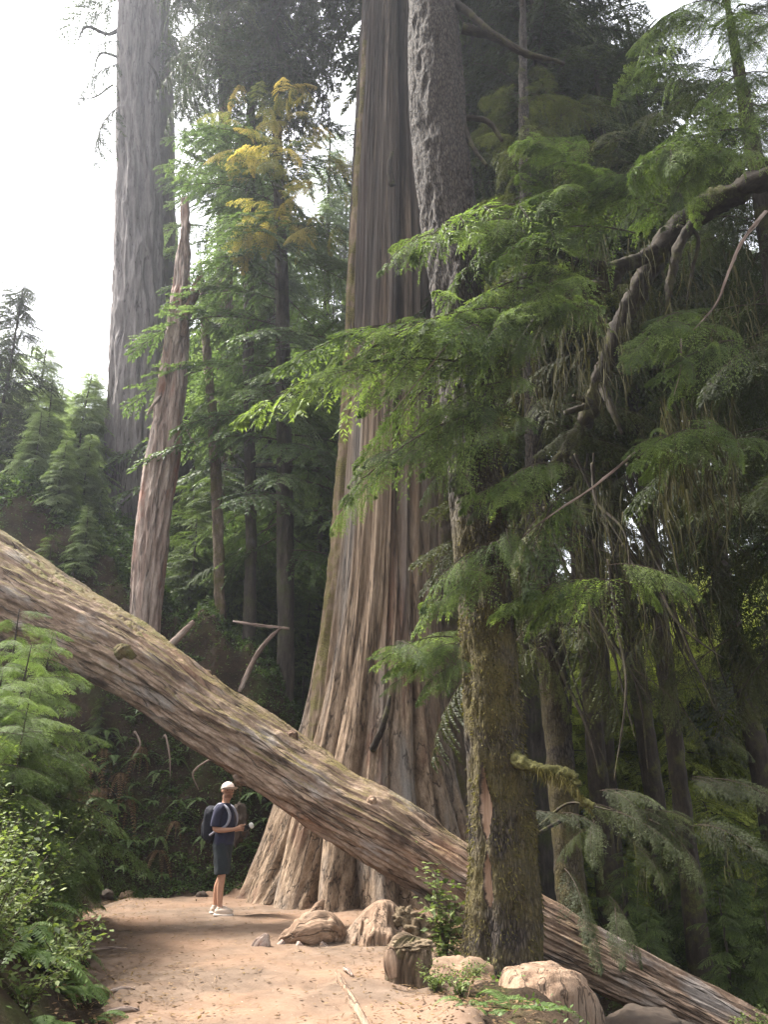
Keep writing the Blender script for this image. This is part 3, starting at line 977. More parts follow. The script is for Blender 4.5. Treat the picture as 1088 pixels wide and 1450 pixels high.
hem, hp = tree('hemlock_tree', 'slim hemlock trunk right of the spruce with big mossy upturned limb', [at(812, 1300, 12.6, 42), at(800, 1150, 12.6, 38), at(785, 980, 12.6, 37), at(770, 830, 12.6, 36), at(762, 690, 12.6, 30), at(755, 560, 12.6, 24), at(748, 400, 12.6, 19), at(742, 150, 12.6, 12), at(740, -100, 12.6, 5)], 'spruce', None, 'tree', 40, 380, .02, 9, 3, 81)
dead_limbs(hem, [
    [(766, 690, 12.5, 26), (790, 660, 12.0, 30), (815, 620, 11.6, 30), (838, 578, 11.3, 30), (852, 530, 11.0, 30), (872, 478, 10.7, 34), (900, 420, 10.4, 36), (935, 355, 10.0, 40), (985, 305, 9.6, 42), (1045, 272, 9.2, 40), (1110, 245, 8.8, 38)],
    [(935, 352, 10.0, 28), (893, 372, 9.8, 24), (850, 378, 9.6, 26), (805, 365, 9.4, 14), (770, 350, 9.2, 6)],
    [(893, 372, 9.8, 22), (850, 405, 9.7, 26), (800, 405, 9.6, 20), (760, 455, 9.5, 18), (735, 490, 9.4, 12), (718, 530, 9.3, 5)],
    [(985, 310, 9.5, 16), (962, 350, 9.5, 18), (950, 400, 9.5, 14), (945, 440, 9.5, 6)],
    [(960, 320, 9.6, 8), (985, 330, 9.5, 7), (982, 380, 9.5, 6), (972, 430, 9.5, 3)],
    [(852, 545, 11, 12), (872, 590, 10.8, 11), (882, 615, 10.8, 5)], [(800, 585, 11, 10), (835, 570, 11, 12), (812, 560, 10.9, 6)],
    [(765, 900, 12.5, 8), (830, 870, 11.8, 10), (880, 850, 11.4, 7)],
], 'limb')
# ------------------------------------------------------------------ near hemlock sprays on the right
g = np.random.default_rng(11)
cr = Crown()
H = [(800, 300, 9.3, 572, 352, 7.9), (770, 330, 9.0, 640, 322, 8.0), (840, 215, 9.3, 725, 196, 8.4), (970, 120, 9.0, 903, 84, 8.0), (1010, 190, 9, 880, 245, 8), (1040, 232, 9, 905, 215, 8),
     (960, 300, 9.4, 758, 268, 8.4), (900, 330, 9.3, 690, 362, 8), (860, 400, 9.4, 640, 432, 8), (790, 450, 8.8, 492, 492, 7.7), (740, 470, 8.6, 400, 498, 7.6), (690, 520, 8.4, 340, 575, 7.8), (720, 540, 8.5, 598, 606, 7.8),
     (700, 560, 8.5, 556, 640, 7.8), (700, 585, 8.4, 478, 692, 7.7), (770, 690, 9, 648, 712, 8), (800, 660, 9, 688, 690, 8.1), (810, 690, 9.2, 735, 830, 8.3), (725, 760, 8.7, 598, 850, 8), (715, 800, 8.6, 585, 885, 8.1),
     (1015, 470, 9, 888, 492, 8), (1050, 485, 9, 918, 525, 8.2), (1000, 450, 9, 900, 470, 8.1), (1035, 612, 9, 888, 648, 8.1), (900, 640, 9.2, 1040, 618, 8.6), (960, 620, 9.0, 880, 640, 8.4), (860, 800, 9.5, 985, 828, 8.8), (905, 830, 9.5, 700, 855, 8.5),
     (850, 330, 9.4, 740, 250, 8.8), (830, 350, 9.4, 700, 300, 8.7), (780, 290, 9.2, 722, 240, 8.6), (880, 290, 9.2, 800, 230, 8.4), (930, 270, 9.2, 850, 250, 8.3), (820, 430, 9, 700, 470, 8.2), (760, 500, 9, 620, 520, 8.0),
     (700, 470, 8.6, 560, 470, 7.9), (640, 500, 8.3, 470, 470, 7.8), (690, 600, 8.7, 640, 690, 8.3), (740, 610, 8.8, 600, 660, 8.2), (860, 260, 9.2, 760, 200, 8.5), (1000, 240, 9, 940, 290, 8.2), (1088, 200, 9, 980, 200, 8.1),
     (1100, 60, 9, 1000, 30, 8), (1110, 110, 9, 1010, 130, 8.2), (1040, 20, 9, 930, 20, 8.2), (1100, 160, 9, 960, 170, 8.3), (980, 20, 9, 890, 60, 8.3), (655, 905, 8.7, 525, 935, 7.9), (650, 925, 8.6, 548, 948, 7.9), (655, 940, 8.6, 588, 988, 8.0), (652, 915, 8.6, 600, 925, 8)]
for n_h, (a, b, ya, c, d_, yb) in enumerate(H):
    p0, p1 = P(a, b, ya), P(c, d_, yb)
    full = p1 - p0
    cr.put(NEAR[int(g.integers(6))], p0, p1, g.uniform(.4, .7), g.normal(0, .25), g.uniform(.0, .4), g.normal(.05, .1))
    # sprays fork off along it, each with its own direction and droop
    for k in range(8):
        f = g.uniform(.0, .8)
        q0 = p0 * (1 - f) + p1 * f + np.array([0, 0, g.normal(.02, .07)])
        ang = g.normal(0, .85)
        dirn = full * g.uniform(.18, .5) * (1.1 - .4 * f)
        dd = np.array([dirn[0] * math.cos(ang) - dirn[1] * math.sin(ang), dirn[0] * math.sin(ang) + dirn[1] * math.cos(ang), dirn[2] * .6 - g.uniform(-.1, .65) * np.linalg.norm(dirn)])
        cr.put(NEAR[int(g.integers(6))], q0, q0 + dd, g.uniform(.5, 1.), g.normal(0, .5), g.uniform(-.2, .5), g.normal(-.03, .2))
cr.build('crown', M['needle'], hem, hem.location)

# fuller, duller boughs behind them, still on the same tree
cr = Crown()
ha = trunk_lookup(hp)
random_boughs(cr, g, ha, 4.5, 16, 50, 2.0, NEAR, (.15, .8), .4, .12, None, 1., 1., -.05)
for i in range(75):
    px, py = g.uniform(690, 1090), g.uniform(120, 720)
    Y = g.uniform(11.4, 13.0)
    a = P(px, py, Y)
    ang = g.uniform(0, 6.28)
    L = g.uniform(.7, 1.5)
    cr.put((MIDB + DROOPB)[int(g.integers(9))], a, a + np.array([math.cos(ang) * L, math.sin(ang) * L * .6, -L * g.uniform(.1, .7)]), 1, g.normal(0, .3), .3, g.normal(-.08, .12))
g3 = np.random.default_rng(77)
for i in range(85):
    px, py = g3.uniform(700, 1110), g3.uniform(600, 960)
    a = P(px, py, g3.uniform(10.6, 13.4))
    ang = g3.uniform(0, 6.28)
    L = g3.uniform(.6, 1.3)
    cr.put((DROOPB + NEAR)[int(g3.integers(10))], a, a + np.array([math.cos(ang) * L, math.sin(ang) * L * .6, -L * g3.uniform(.5, 1.5)]), .7, g3.normal(0, .5), .2, g3.normal(-.05, .15))
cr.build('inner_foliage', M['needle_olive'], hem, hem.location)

# low drooping sprays over the lower log
cr = Crown()
M['needle_low'] = leaf_mat('grey_green_needles', (.02, .024, .01), (.045, .055, .022), (.09, .105, .045), .35)
LOW = [(745, 1150, 9.8, 860, 1152, 9), (820, 1135, 10, 1070, 1195, 9), (800, 1160, 10, 880, 1225, 9), (880, 1145, 9.8, 1030, 1150, 9), (920, 1160, 10, 1030, 1250, 9.2), (840, 1160, 9.8, 790, 1215, 9.2), (880, 1180, 9.8, 960, 1245, 9.2),
       (980, 1100, 10.5, 1100, 1110, 9.5), (980, 1170, 10.5, 1080, 1215, 9.5), (850, 1120, 10, 940, 1130, 9.2), (1000, 1040, 10.5, 1100, 1050, 9.6), (860, 1270, 10.2, 915, 1360, 9.6), (800, 1230, 10.2, 850, 1330, 9.6)]
for n_, (a, b, ya, c, d_, yb) in enumerate(LOW):
    p0, p1 = P(a, b, ya), P(c, d_, yb)
    for rep in range(1 + n_ % 2):
        j = np.array([g.normal(0, .15), g.normal(0, .25), g.normal(0, .12)]) * rep
        for k in range(3 - n_ % 2):
            q0 = p0 * (1 - k * .24) + p1 * k * .24 + j * .2
            q1 = q0 + (p1 - p0) * g.uniform(.38, .6) + np.array([g.normal(0, .12), g.normal(0, .3), -g.uniform(.05, .3)])
            cr.put(NEAR[int(g.integers(6))], q0, q1, g.uniform(.45, .75), g.normal(0, .45), g.uniform(-.1, .5), g.normal(.0, .15), 1.)
cr.build('low_sprays', M['needle_low'], hem, hem.location)
dead_limbs(hem, [[(800, 1160, 12.4, 6), (770, 1165, 10, 5), (800, 1140, 9.8, 4), (870, 1148, 9.3, 2)], [(770, 880, 12.5, 8), (800, 960, 11.8, 7), (835, 1040, 11.2, 5), (850, 1100, 11, 3)]])

# curtains of hanging moss and dead twigs
mb = MB()
def strand(p, L, w, tint, lean):
    n = 6
    f = np.linspace(0, 1, n)[:, None]
    side = np.array([g.normal(0, 1), g.normal(0, 1), 0]); side /= np.linalg.norm(side)
    c = p + np.array([lean[0], lean[1], -1.]) * (f * L) + side * (.06 * L * np.sin(f * g.uniform(2, 6)))
    wv = side * w * (1 - f * .85) * g.uniform(.6, 1.4, (n, 1))
    v = np.concatenate([c - wv, c + wv])
    i = np.arange(n - 1)
    mb.add(v, np.stack([i, i + 1, n + i + 1, n + i], -1), None, None, tint)
for (x0, x1, y0, y1, ya, yb, n_, la, lb, w) in [(930, 1030, 560, 700, 8.8, 9.8, 360, .3, 1.0, .010), (720, 880, 430, 560, 9.6, 11, 320, .3, .9, .008), (760, 860, 330, 420, 9, 9.8, 160, .2, .7, .010),
                                              (690, 860, 640, 900, 9.5, 12, 300, .3, .9, .006), (850, 1088, 330, 500, 9, 10.5, 300, .3, .9, .008), (840, 1000, 680, 900, 10, 12, 400, .4, 1.1, .006),
                                              (640, 720, 430, 620, 8.3, 8.6, 90, .2, .5, .006), (860, 1060, 1150, 1260, 9.2, 9.8, 60, .2, .4, .004)]:
    for i in range(n_):
        cx = g.uniform(x0, x1); cx += 14 * math.sin(cx * .21)
        strand(P(cx, g.uniform(y0, y1), g.uniform(ya, yb)), g.uniform(la, lb), w * g.uniform(.6, 1.4), g.uniform(0, 1), (g.normal(0, .15), g.normal(0, .1)))
mb.build('hanging_moss', [M['hang']], hem, hem.location, smooth=False)
mb = MB()
for i in range(420):
    f = g.random()
    pp_ = P(np.interp(f, [0, .4, .8, 1], [735, 772, 812, 838]), np.interp(f, [0, .4, .75, 1], [1076, 1092, 1104, 1142]) + g.uniform(-4, 7), np.interp(f, [0, .3, 1], [8.75, 8.5, 8.3]) + g.normal(0, .03))
    strand(pp_, g.uniform(.03, .13), .006, g.uniform(.3, 1), (g.normal(0, .3), g.normal(0, .2)))
mb.build('stub_moss', [M['tuft']], spr, spr.location, smooth=False)
lists = []
for i in range(26):
    x, y = g.uniform(760, 900), g.uniform(640, 800)
    Y = g.uniform(10.5, 12.4)
    dx = g.uniform(30, 130)
    dy = g.uniform(160, 330)
    wd = g.uniform(3, 9)
    lists.append([(x, y, Y, wd), (x + dx * .35 + g.normal(0, 12), y + dy * .3, Y, wd * .85), (x + dx * .8, y + dy * .65 + g.normal(0, 14), Y - .3, wd * .6), (x + dx * 1.15 + g.normal(0, 15), y + dy, Y - .5, wd * .25)])
dead_limbs(hem, lists)
dead_limbs(hem, [[(1085, 300, 8.6, 8), (1050, 345, 8.5, 6), (1030, 392, 8.5, 5), (1015, 430, 8.5, 4), (980, 470, 8.5, 2)], [(965, 480, 8.4, 4), (965, 520, 8.4, 3), (955, 560, 8.4, 1)], [(900, 640, 8.6, 5), (840, 690, 8.5, 4), (780, 730, 8.5, 3), (740, 760, 8.5, 2)],
                 [(640, 480, 8.0, 3), (600, 530, 7.9, 2.4), (550, 590, 7.9, 1)]], 'snag')

# ------------------------------------------------------------------ darker hemlocks behind, right
for i, (px, Y, w, zc, zt, nb, L, mt, lab) in enumerate([
        (1230, 10.5, 60, 6.6, 17, 100, 2.3, 'needle_dark', 'dark hemlock at the right edge with its trunk just out of the picture'),
        (965, 15.5, 30, 11.5, 21, 120, 2.8, 'needle_dark', 'shadowy drooping hemlock behind the mossy upturned limb'),
        (1090, 19.0, 38, 13.5, 27, 120, 3.4, 'needle_dark', 'big shaded hemlock at the far right behind the hanging moss'),
        (860, 19.5, 30, 13.5, 28, 140, 3.6, 'needle_dark', 'tall dark hemlock behind the bright sprays above the mossy limb'),
        (850, 16.5, 34, 14.5, 27, 130, 3.4, 'needle_dark', 'tall hemlock whose dark boughs close the top right of the picture'),
        (930, 18.5, 34, 16, 30, 130, 3.6, 'needle_dark', 'thin trunked hemlock rising above the hanging moss into dark boughs'),
        (765, 22.0, 44, 15, 32, 150, 4.0, 'needle_dark', 'dark conifer filling the gap right of the greenish shaded trunk')]):
    p0 = P(px, 1130, Y)
    base = np.array([p0[0], Y, hz(p0[0], Y)])
    lean = g.normal(0, .3)
    r = m_at(w, p0) / 2
    e, pp = tree('hemlock_tree', lab, [(base[0], Y, base[2] - .3, r * 1.2), (base[0], Y, base[2] + 1, r), (base[0] + lean * .5, Y, base[2] + 9, r * .75), (base[0] + lean, Y, base[2] + zt, r * .15)], 'limb', 'dark hemlocks on the right', 'tree', 24, 160, .02, 9, 3, 200 + i, root=False)
    cr = Crown()
    random_boughs(cr, g, trunk_lookup(pp), base[2] + zc, base[2] + zt, nb, L, NEAR if i == 0 else DROOPB + MIDB[:2], (.2, .8), .45, .12)
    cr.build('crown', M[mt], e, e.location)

mt_, mp_ = tree('slender_tree', 'dark mossy trunk squeezed between the cedar and the mossy spruce', [at(650, 1160, 18.5, 34), at(643, 900, 18.5, 34), at(637, 700, 18.5, 32), at(628, 400, 18.5, 28), at(618, 100, 18.5, 24)], 'thin', 'slender forest trees', 'tree', 28, 160, .04, 8, 2., 77)
# ------------------------------------------------------------------ forest behind: a few kinds, copied
def proto(name, label, h, zc, L, nb, mt, seed, group, bark='dark_trunk', r=.28, tpl=None, taper=.7, minl=.17):
    g2 = np.random.default_rng(seed)
    e = empty(name, (0, 0, 0), label, 'tree', group)
    pts = [(0, 0, -.6, r * 1.25), (0, 0, .8, r), (.1, .05, h * .5, r * .6), (0, 0, h, .02)]
    mb = MB()
    tube(mb, pts, 16, 60, bark_fn(.02, 6, 1.5, seed))
    mb.build('trunk', [M[bark]], e)
    cr = Crown()
    random_boughs(cr, g2, trunk_lookup(pts), zc, h, nb, L, tpl or FARB, (.15, .65), taper, .14, minl=minl)
    cr.build('crown', M[mt], e, (0, 0, 0))
    return e


def place(src, n, x, y, s=1., rz=0., z=None, label=None):
    if n == 0:
        e = src
    else:
        e = src.copy()
        C.objects.link(e)
        for ch in list(src.children):
            c = ch.copy()
            C.objects.link(c)
            c.parent = e
            for gc in ch.children:
                d2 = gc.copy()
                C.objects.link(d2)
                d2.parent = c
    e.location = (x, y, hz(x, y) if z is None else z)
    e.scale = (s, s, s)
    e.rotation_euler = (0, 0, rz)
    if label:
        e['label'] = label
    return e


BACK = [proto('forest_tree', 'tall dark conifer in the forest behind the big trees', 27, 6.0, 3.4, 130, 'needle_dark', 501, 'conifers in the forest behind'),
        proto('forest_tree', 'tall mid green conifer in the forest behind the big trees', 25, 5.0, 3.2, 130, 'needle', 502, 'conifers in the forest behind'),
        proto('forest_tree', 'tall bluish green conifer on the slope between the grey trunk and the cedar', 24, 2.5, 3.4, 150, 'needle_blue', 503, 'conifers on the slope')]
YOUNG = [proto('young_tree', 'pale young conifer on the bright slope at the left', 6.0, .3, 1.5, 170, 'needle_pale', 511, 'young conifers', r=.05, tpl=MIDB, taper=.8, minl=.36),
         proto('young_tree', 'yellow green young tree in the lit gap behind the right hand hemlocks', 7.0, .2, 2.3, 90, 'needle_lit', 512, 'lit young trees', r=.05, tpl=MIDB, taper=.5, minl=.3),
         proto('young_tree', 'green understory hemlock on the bank behind the fallen log', 4.5, .2, 1.6, 70, 'needle', 513, 'understory hemlocks', r=.06, tpl=MIDB, taper=.6)]
cnt = [0] * 6
def pl(k, px, Y, s=1.):
    src = (BACK + YOUNG)[k]
    p = P(px, 1130, Y)
    place(src, cnt[k], p[0], Y, s * g.uniform(.9, 1.1), g.uniform(0, 6.28))
    cnt[k] += 1
for (k, px, Y, s) in [(2, 300, 30, 1.0), (2, 365, 29, .8), (2, 440, 33, 1.0), (0, 475, 40, 1.1), (2, 275, 38, .8), (2, 345, 46, 1.0), (2, 455, 27, .6), (1, 480, 23, .55), (0, 350, 24, .45), (1, 440, 21.5, .4),
                      (0, 715, 52, 1.4), (0, 870, 53, 1.4), (0, 1030, 53, 1.4), (1, 1190, 42, 1.3), (0, 660, 50, 1.4), (0, 1180, 22, .9), (1, 1330, 28, 1.2), (0, 590, 52, 1.4), (1, 530, 50, 1.4),
                      (0, 1130, 56, 1.5), (1, 770, 56, 1.5)]:
    pl(k, px, Y, s)
for (px, Y, s) in [(10, 26, .8), (55, 23, .95), (95, 27, .85), (30, 31, 1.0), (75, 33, 1.0), (115, 32, .8), (150, 30, .55), (-40, 24, 1.1), (-90, 27, 1.3), (270, 27, .9), (300, 24, .7), (250, 30, .9), (60, 19.5, .5), (-20, 20, .7), (20, 17.5, .4), (70, 17, .35), (-30, 18, .5), (45, 22, .8), (90, 23.5, .8), (120, 29, .9), (0, 29, 1.1)]:
    pl(3, px, Y, s * .78)
for (px, Y, s) in [(820, 23, .9), (880, 24, 1.0), (950, 23, 1.0), (1020, 25, 1.1), (1080, 24, 1.0), (760, 24, .9), (900, 30, 1.2), (990, 32, 1.3), (1060, 33, 1.3), (1130, 27, 1.1), (840, 34, 1.3), (700, 27, .9), (930, 37, 1.5), (870, 39, 1.6), (1000, 38, 1.6), (790, 36, 1.5), (1070, 40, 1.6), (1130, 36, 1.5), (970, 27, 1.1), (910, 26, 1.0)]:
    pl(4, px, Y, s)
for (px, Y, s) in [(245, 18.5, .55), (275, 20, .8), (335, 19, .7), (365, 20.5, .8), (430, 19.5, .75), (455, 21, .8), (100, 16.6, .3), (60, 16.6, .35), (20, 16.8, .4), (130, 16.2, .25), (300, 22, .9), (385, 22.5, .9), (235, 20.5, .7), (345, 17.9, .3), (270, 17.9, .35), (425, 18, .4),
                   (650, 21, 1.0), (625, 23, 1.1), (675, 19, .7), (600, 26, 1.2), (640, 27, 1.4), (40, 18.6, .3), (90, 19.2, .25), (10, 19, .4), (225, 19, .3), (880, 15.5, .5), (950, 17, .6), (1020, 16, .6), (1080, 17, .6), (820, 16.5, .5), (1000, 13.5, .4), (900, 13.4, .35), (1060, 13.2, .4)]:
    pl(5, px, Y, s)
# the dark tree at the far left edge, mid height
lt = proto('forest_tree', 'dark conifer branches reaching in at the far left edge of the picture', 13, .5, 2.6, 130, 'needle_dark', 530, None, r=.12, tpl=MIDB, minl=.4)
p = P(-62, 1130, 19.5)
place(lt, 0, p[0] - .6, 19.5, .5, 1.)
# overhanging dark boughs at top, between grey trunk and cedar: a hemlock nearer the camera, leaning in
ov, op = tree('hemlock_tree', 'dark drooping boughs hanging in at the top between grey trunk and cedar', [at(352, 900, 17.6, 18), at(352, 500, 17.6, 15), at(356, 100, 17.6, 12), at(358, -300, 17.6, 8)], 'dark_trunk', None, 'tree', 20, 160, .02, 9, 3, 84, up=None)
cr = Crown()
oa = trunk_lookup(op)
for i in range(430):
    px, py = g.normal(375, 52), g.uniform(-420, 110)  # boughs above the frame are added to shade the upper cedar
    a = P(px, py, 17.3 + g.normal(0, .7))
    sg = g.uniform(0, 6.28)
    L = g.uniform(1.2, 2.6)
    cr.put(DROOPB[int(g.integers(4))], a, a + np.array([math.cos(sg) * L * .8, math.sin(sg) * L * .8, -L * g.uniform(.35, 1.0)]), 1, g.normal(0, .3), 0, g.normal(-.05, .12))
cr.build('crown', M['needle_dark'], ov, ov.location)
# canopies of the two giants, unseen above the frame, added to shade the upper trunks
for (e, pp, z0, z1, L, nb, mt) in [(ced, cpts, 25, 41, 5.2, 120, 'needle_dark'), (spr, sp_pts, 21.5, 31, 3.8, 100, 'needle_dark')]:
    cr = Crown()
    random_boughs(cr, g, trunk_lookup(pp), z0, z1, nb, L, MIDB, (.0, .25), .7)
    cr.build('crown', M[mt], e, e.location)  # added unseen crown, only there to shade the upper trunk
# ------------------------------------------------------------------ ferns, shrubs, ground cover
g = np.random.default_rng(21)


def fern_mesh(mb, n_fr, L, seed, droop=.9, rise=.9, pin=20, mat=0):
    q = np.random.default_rng(seed)
    for i in range(n_fr):
        a = i / n_fr * 6.283 + q.uniform(-.3, .3)
        Lf = L * q.uniform(.65, 1.1)
        f = np.linspace(0, 1, pin + 4)
        r_ = rise * q.uniform(.6, 1.1)
        hx = Lf * f * .85
        hzv = Lf * (r_ * f - droop * q.uniform(.8, 1.2) * f * f)
        c = np.stack([hx * math.cos(a), hx * math.sin(a), hzv], -1)
        tan = np.gradient(c, axis=0)
        tan /= np.linalg.norm(tan, axis=1)[:, None]
        side = np.array([-math.sin(a), math.cos(a), 0.])
        k = slice(3, None)
        w = Lf * .16 * np.sin(np.clip(f[k] * 1.05, 0, 1) ** .8 * 3.05) + .008
        tint = q.uniform(.25, .75)
        for s in (-1, 1):
            d = side * s + tan[k] * .45 + np.array([0, 0, -.18])
            nrm = np.cross(tan[k], side)
            v = leaf_quads(c[k], d, nrm + q.normal(0, .15, nrm.shape), w * q.uniform(.85, 1.1, len(w)), np.full(len(w), Lf * .85 / pin * .95), q).reshape(-1, 3)
            mb.add(v, np.arange(len(v)).reshape(-1, 4), None, None, np.clip(tint + np.repeat(q.normal(0, .08, len(w)), 4), 0, 1), mat)
        wv = side * .004
        v = np.concatenate([c - wv, c + wv])
        n = len(c)
        ii_ = np.arange(n - 1)
        mb.add(v, np.stack([ii_, ii_ + 1, n + ii_ + 1, n + ii_], -1), None, None, .4, mat)


def shrub_mesh(mb, H, W, nst, nl, leaf, seed, mat=0, tw=1):
    q = np.random.default_rng(seed)
    for i in range(nst):
        a = q.uniform(0, 6.283)
        lean = q.uniform(.15, .9) * W
        hh = H * q.uniform(.5, 1.1)
        pts = np.array([[0, 0, -.05], [lean * .3 * math.cos(a), lean * .3 * math.sin(a), hh * .5], [lean * math.cos(a), lean * math.sin(a), hh]])
        c = spline(pts, 10)
        tube(mb, [(*p, .006 * (1 - .07 * j)) for j, p in enumerate(c)], 4, 10, None, tw, .5, False)
        m = nl
        f = q.uniform(.25, 1, m)
        b = np.stack([np.interp(f, np.linspace(0, 1, 10), c[:, k]) for k in range(3)], -1) + q.normal(0, .07 * H, (m, 3))
        d = q.normal(0, 1, (m, 3)) * np.array([1, 1, .35])
        n = q.normal(0, .4, (m, 3)) + np.array([0, 0, 1.])
        n /= np.linalg.norm(n, axis=1)[:, None]
        ln = leaf * q.uniform(.6, 1.3, m)
        v = leaf_quads(b, d, n, ln, ln * .55, q).reshape(-1, 3)
        mb.add(v, np.arange(len(v)).reshape(-1, 4), None, None, np.clip(np.repeat(q.normal(.5, .2, m), 4), 0, 1), mat)


def plant(name, label, cat, group, build, mats, part='foliage'):
    e = empty(name, (0, 0, 0), label, cat, group)
    mb = MB()
    build(mb)
    mb.build(part, mats, e, (0, 0, 0), smooth=False)
    return e


FERN = [plant('fern', lab, 'fern', 'sword ferns', (lambda s_: (lambda mb: fern_mesh(mb, 11, .62, s_)))(600 + i), [M['fern']], 'fronds')
        for i, lab in enumerate(['green sword fern on the slope along the left edge of the trail', 'broad arching sword fern low on the bank left of the hiker', 'small fern rooted on the dark bank under the log'])]
SHR = [plant('shrub', 'low leafy shrub in the tangle along the left edge of the trail', 'shrub', 'trail edge shrubs', lambda mb: shrub_mesh(mb, .42, .4, 13, 26, .062, 611), [M['shrub'], M['twig']]),
       plant('shrub', 'bright small leaved bush high on the left slope beside the log', 'shrub', 'bright bushes on the left slope', lambda mb: shrub_mesh(mb, 1.1, .8, 26, 60, .055, 612), [M['shrub'], M['twig']])]
SAP = plant('hemlock_sapling', 'young hemlock with layered feathery sprays on the left slope', 'sapling', 'hemlock saplings on the left slope', lambda mb: None or mb.add(np.zeros((1, 3))), [M['needle']]) if False else None


def sapling(seed, h, L, nb):
    q = np.random.default_rng(seed)
    e = empty('hemlock_sapling', (0, 0, 0), 'young hemlock with layered feathery sprays on the left slope', 'sapling', 'hemlock saplings on the left slope')
    pts = [(0, 0, -.2, .03), (.03, 0, h * .5, .02), (.1, .02, h, .004)]
    mb = MB()
    tube(mb, pts, 8, 30)
    mb.build('stem', [M['limb']], e)
    cr = Crown()
    random_boughs(cr, q, trunk_lookup(pts), .15, h, nb, L, NEAR, (.1, .5), .6, .12, None, 1., 1., .12)
    cr.build('crown', M['sap_needle'], e, (0, 0, 0))
    return e


M['sap_needle'] = leaf_mat('sapling_needles', (.03, .046, .014), (.07, .104, .03), (.145, .195, .068), .42)
SAPS = [sapling(621, 2.2, 1.1, 34), sapling(622, 1.5, .9, 26)]
pc = {}


def putp(src, x, y, s=1., rz=None, label=None, dz=0.):
    k = src.name
    n = pc.get(k, 0)
    pc[k] = n + 1
    return place(src, n, x, y, s, g.uniform(0, 6.28) if rz is None else rz, hz(x, y) + dz, label)


# left slope, thick with ferns and shrubs
k = 0
for i in range(400):
    y = g.uniform(5.6, 14.6)
    dl = g.uniform(.12, 2.9) ** 1.0
    x = float(trail_left(y)) - dl - .12
    if x < -8.5:
        continue
    pxx = 544 + FPX * x / (y * cp + (hz(x, y) - CAMH) * sp)
    if pxx < -90:
        continue
    k += 1
    if k > 150:
        break
    u = g.random()
    if u < .6:
        putp(FERN[0], x, y, g.uniform(.6, 1.15) * (1 if dl > .4 else .7))
    elif u < .86 or dl < .4:
        putp(SHR[0], x, y, g.uniform(.5, 1.1))
    else:
        putp(SHR[1], x, y, g.uniform(.5, .9))
for (px, py, Y, s) in [(20, 1265, 8.0, 1.2), (60, 1330, 7.9, 1.1), (15, 1350, 7.2, 1.2), (70, 1400, 7.2, 1.0), (30, 1420, 6.7, 1.2), (95, 1300, 8.9, 1.0), (110, 1400, 7.5, .8), (40, 1210, 8.8, 1.2), (85, 1240, 9.6, 1.0), (120, 1440, 7.0, .7), (0, 1180, 8.4, 1.2)]:
    p = P(px, py + 45, Y)
    e = putp(FERN[0], p[0], Y, s)
    e.location.z = max(e.location.z, p[2] - .05)
for (px, py, Y, s) in [(-10, 1010, 9.2, 1.0), (45, 1030, 10.2, 1.0), (15, 1120, 8.6, .9), (60, 1130, 10.4, .8), (-30, 1180, 8.0, .9), (80, 960, 11.4, 1.0), (20, 940, 10.6, 1.4), (95, 1030, 11.8, .7), (60, 900, 10.7, 1.35), (-20, 900, 10.0, 1.45), (80, 900, 11.1, 1.05), (40, 980, 10.0, 1.1), (10, 1060, 9.4, 1.1), (70, 1060, 10.8, .9)]:
    p = P(px, py, Y)
    putp(SAPS[0] if k % 2 else SAPS[1], p[0], Y, s)
    k += 1
for (px, Y, s) in [(20, 10.6, 1.1), (65, 11.2, 1.0), (95, 11.9, .9), (-10, 9.8, 1.0), (40, 11.2, 1.3), (110, 11.8, 1.0), (5, 10.8, 1.4), (75, 11.3, 1.3), (-30, 10.6, 1.3), (50, 10.4, 1.1)]:
    p = P(px, 900, Y)
    putp(SHR[1], p[0], Y, s)
for (px, py, s) in [(150, 1205, .9), (175, 1235, .8), (130, 1180, .9), (120, 1225, .9), (205, 1245, .6), (160, 1150, 1.0), (100, 1180, 1.0), (185, 1195, .8)]:
    p = ground_at(px, py, 9)
    putp(FERN[1], p[0], p[1], s, dz=-.02)
for (px, py, s) in [(240, 1120, .6), (200, 1085, .8), (265, 1180, .5), (330, 1165, .5), (365, 1130, .6), (225, 1190, .5), (150, 1040, .8), (385, 1110, .6), (210, 1020, .8), (250, 1080, .5), (280, 1140, .6), (175, 1060, .9), (215, 1140, .7), (245, 1215, .6), (300, 1230, .45), (350, 1200, .6), (375, 1165, .5), (270, 1105, .6), (190, 1120, .9), (320, 1120, .5), (160, 1090, 1.), (230, 1240, .6), (290, 1190, .5), (205, 1170, .7), (180, 1020, 1.), (240, 1040, .8), (275, 1060, .7), (310, 1090, .6), (340, 1140, .6), (255, 1140, .8), (225, 1100, .8), (195, 1210, .8), (270, 1230, .5), (320, 1200, .5), (150, 1150, 1.1), (390, 1140, .5), (365, 1210, .5)]:
    p = ground_at(px, py, 12)
    putp(FERN[2], p[0], p[1], s * g.uniform(.45, 1.35))
# brown dead fern fronds draping on the bank
DF = plant('dead_fern', 'brown withered fern draping down the dark bank left of the hiker', 'fern', 'withered ferns on the bank', lambda mb: fern_mesh(mb, 12, .75, 640, 1.9, .5), [M['dry']], 'fronds')
for (px, py, s) in [(120, 1095, 1.1), (145, 1120, .9), (105, 1125, .9)]:
    p = ground_at(px, py, 10)
    putp(DF, p[0], p[1], s)
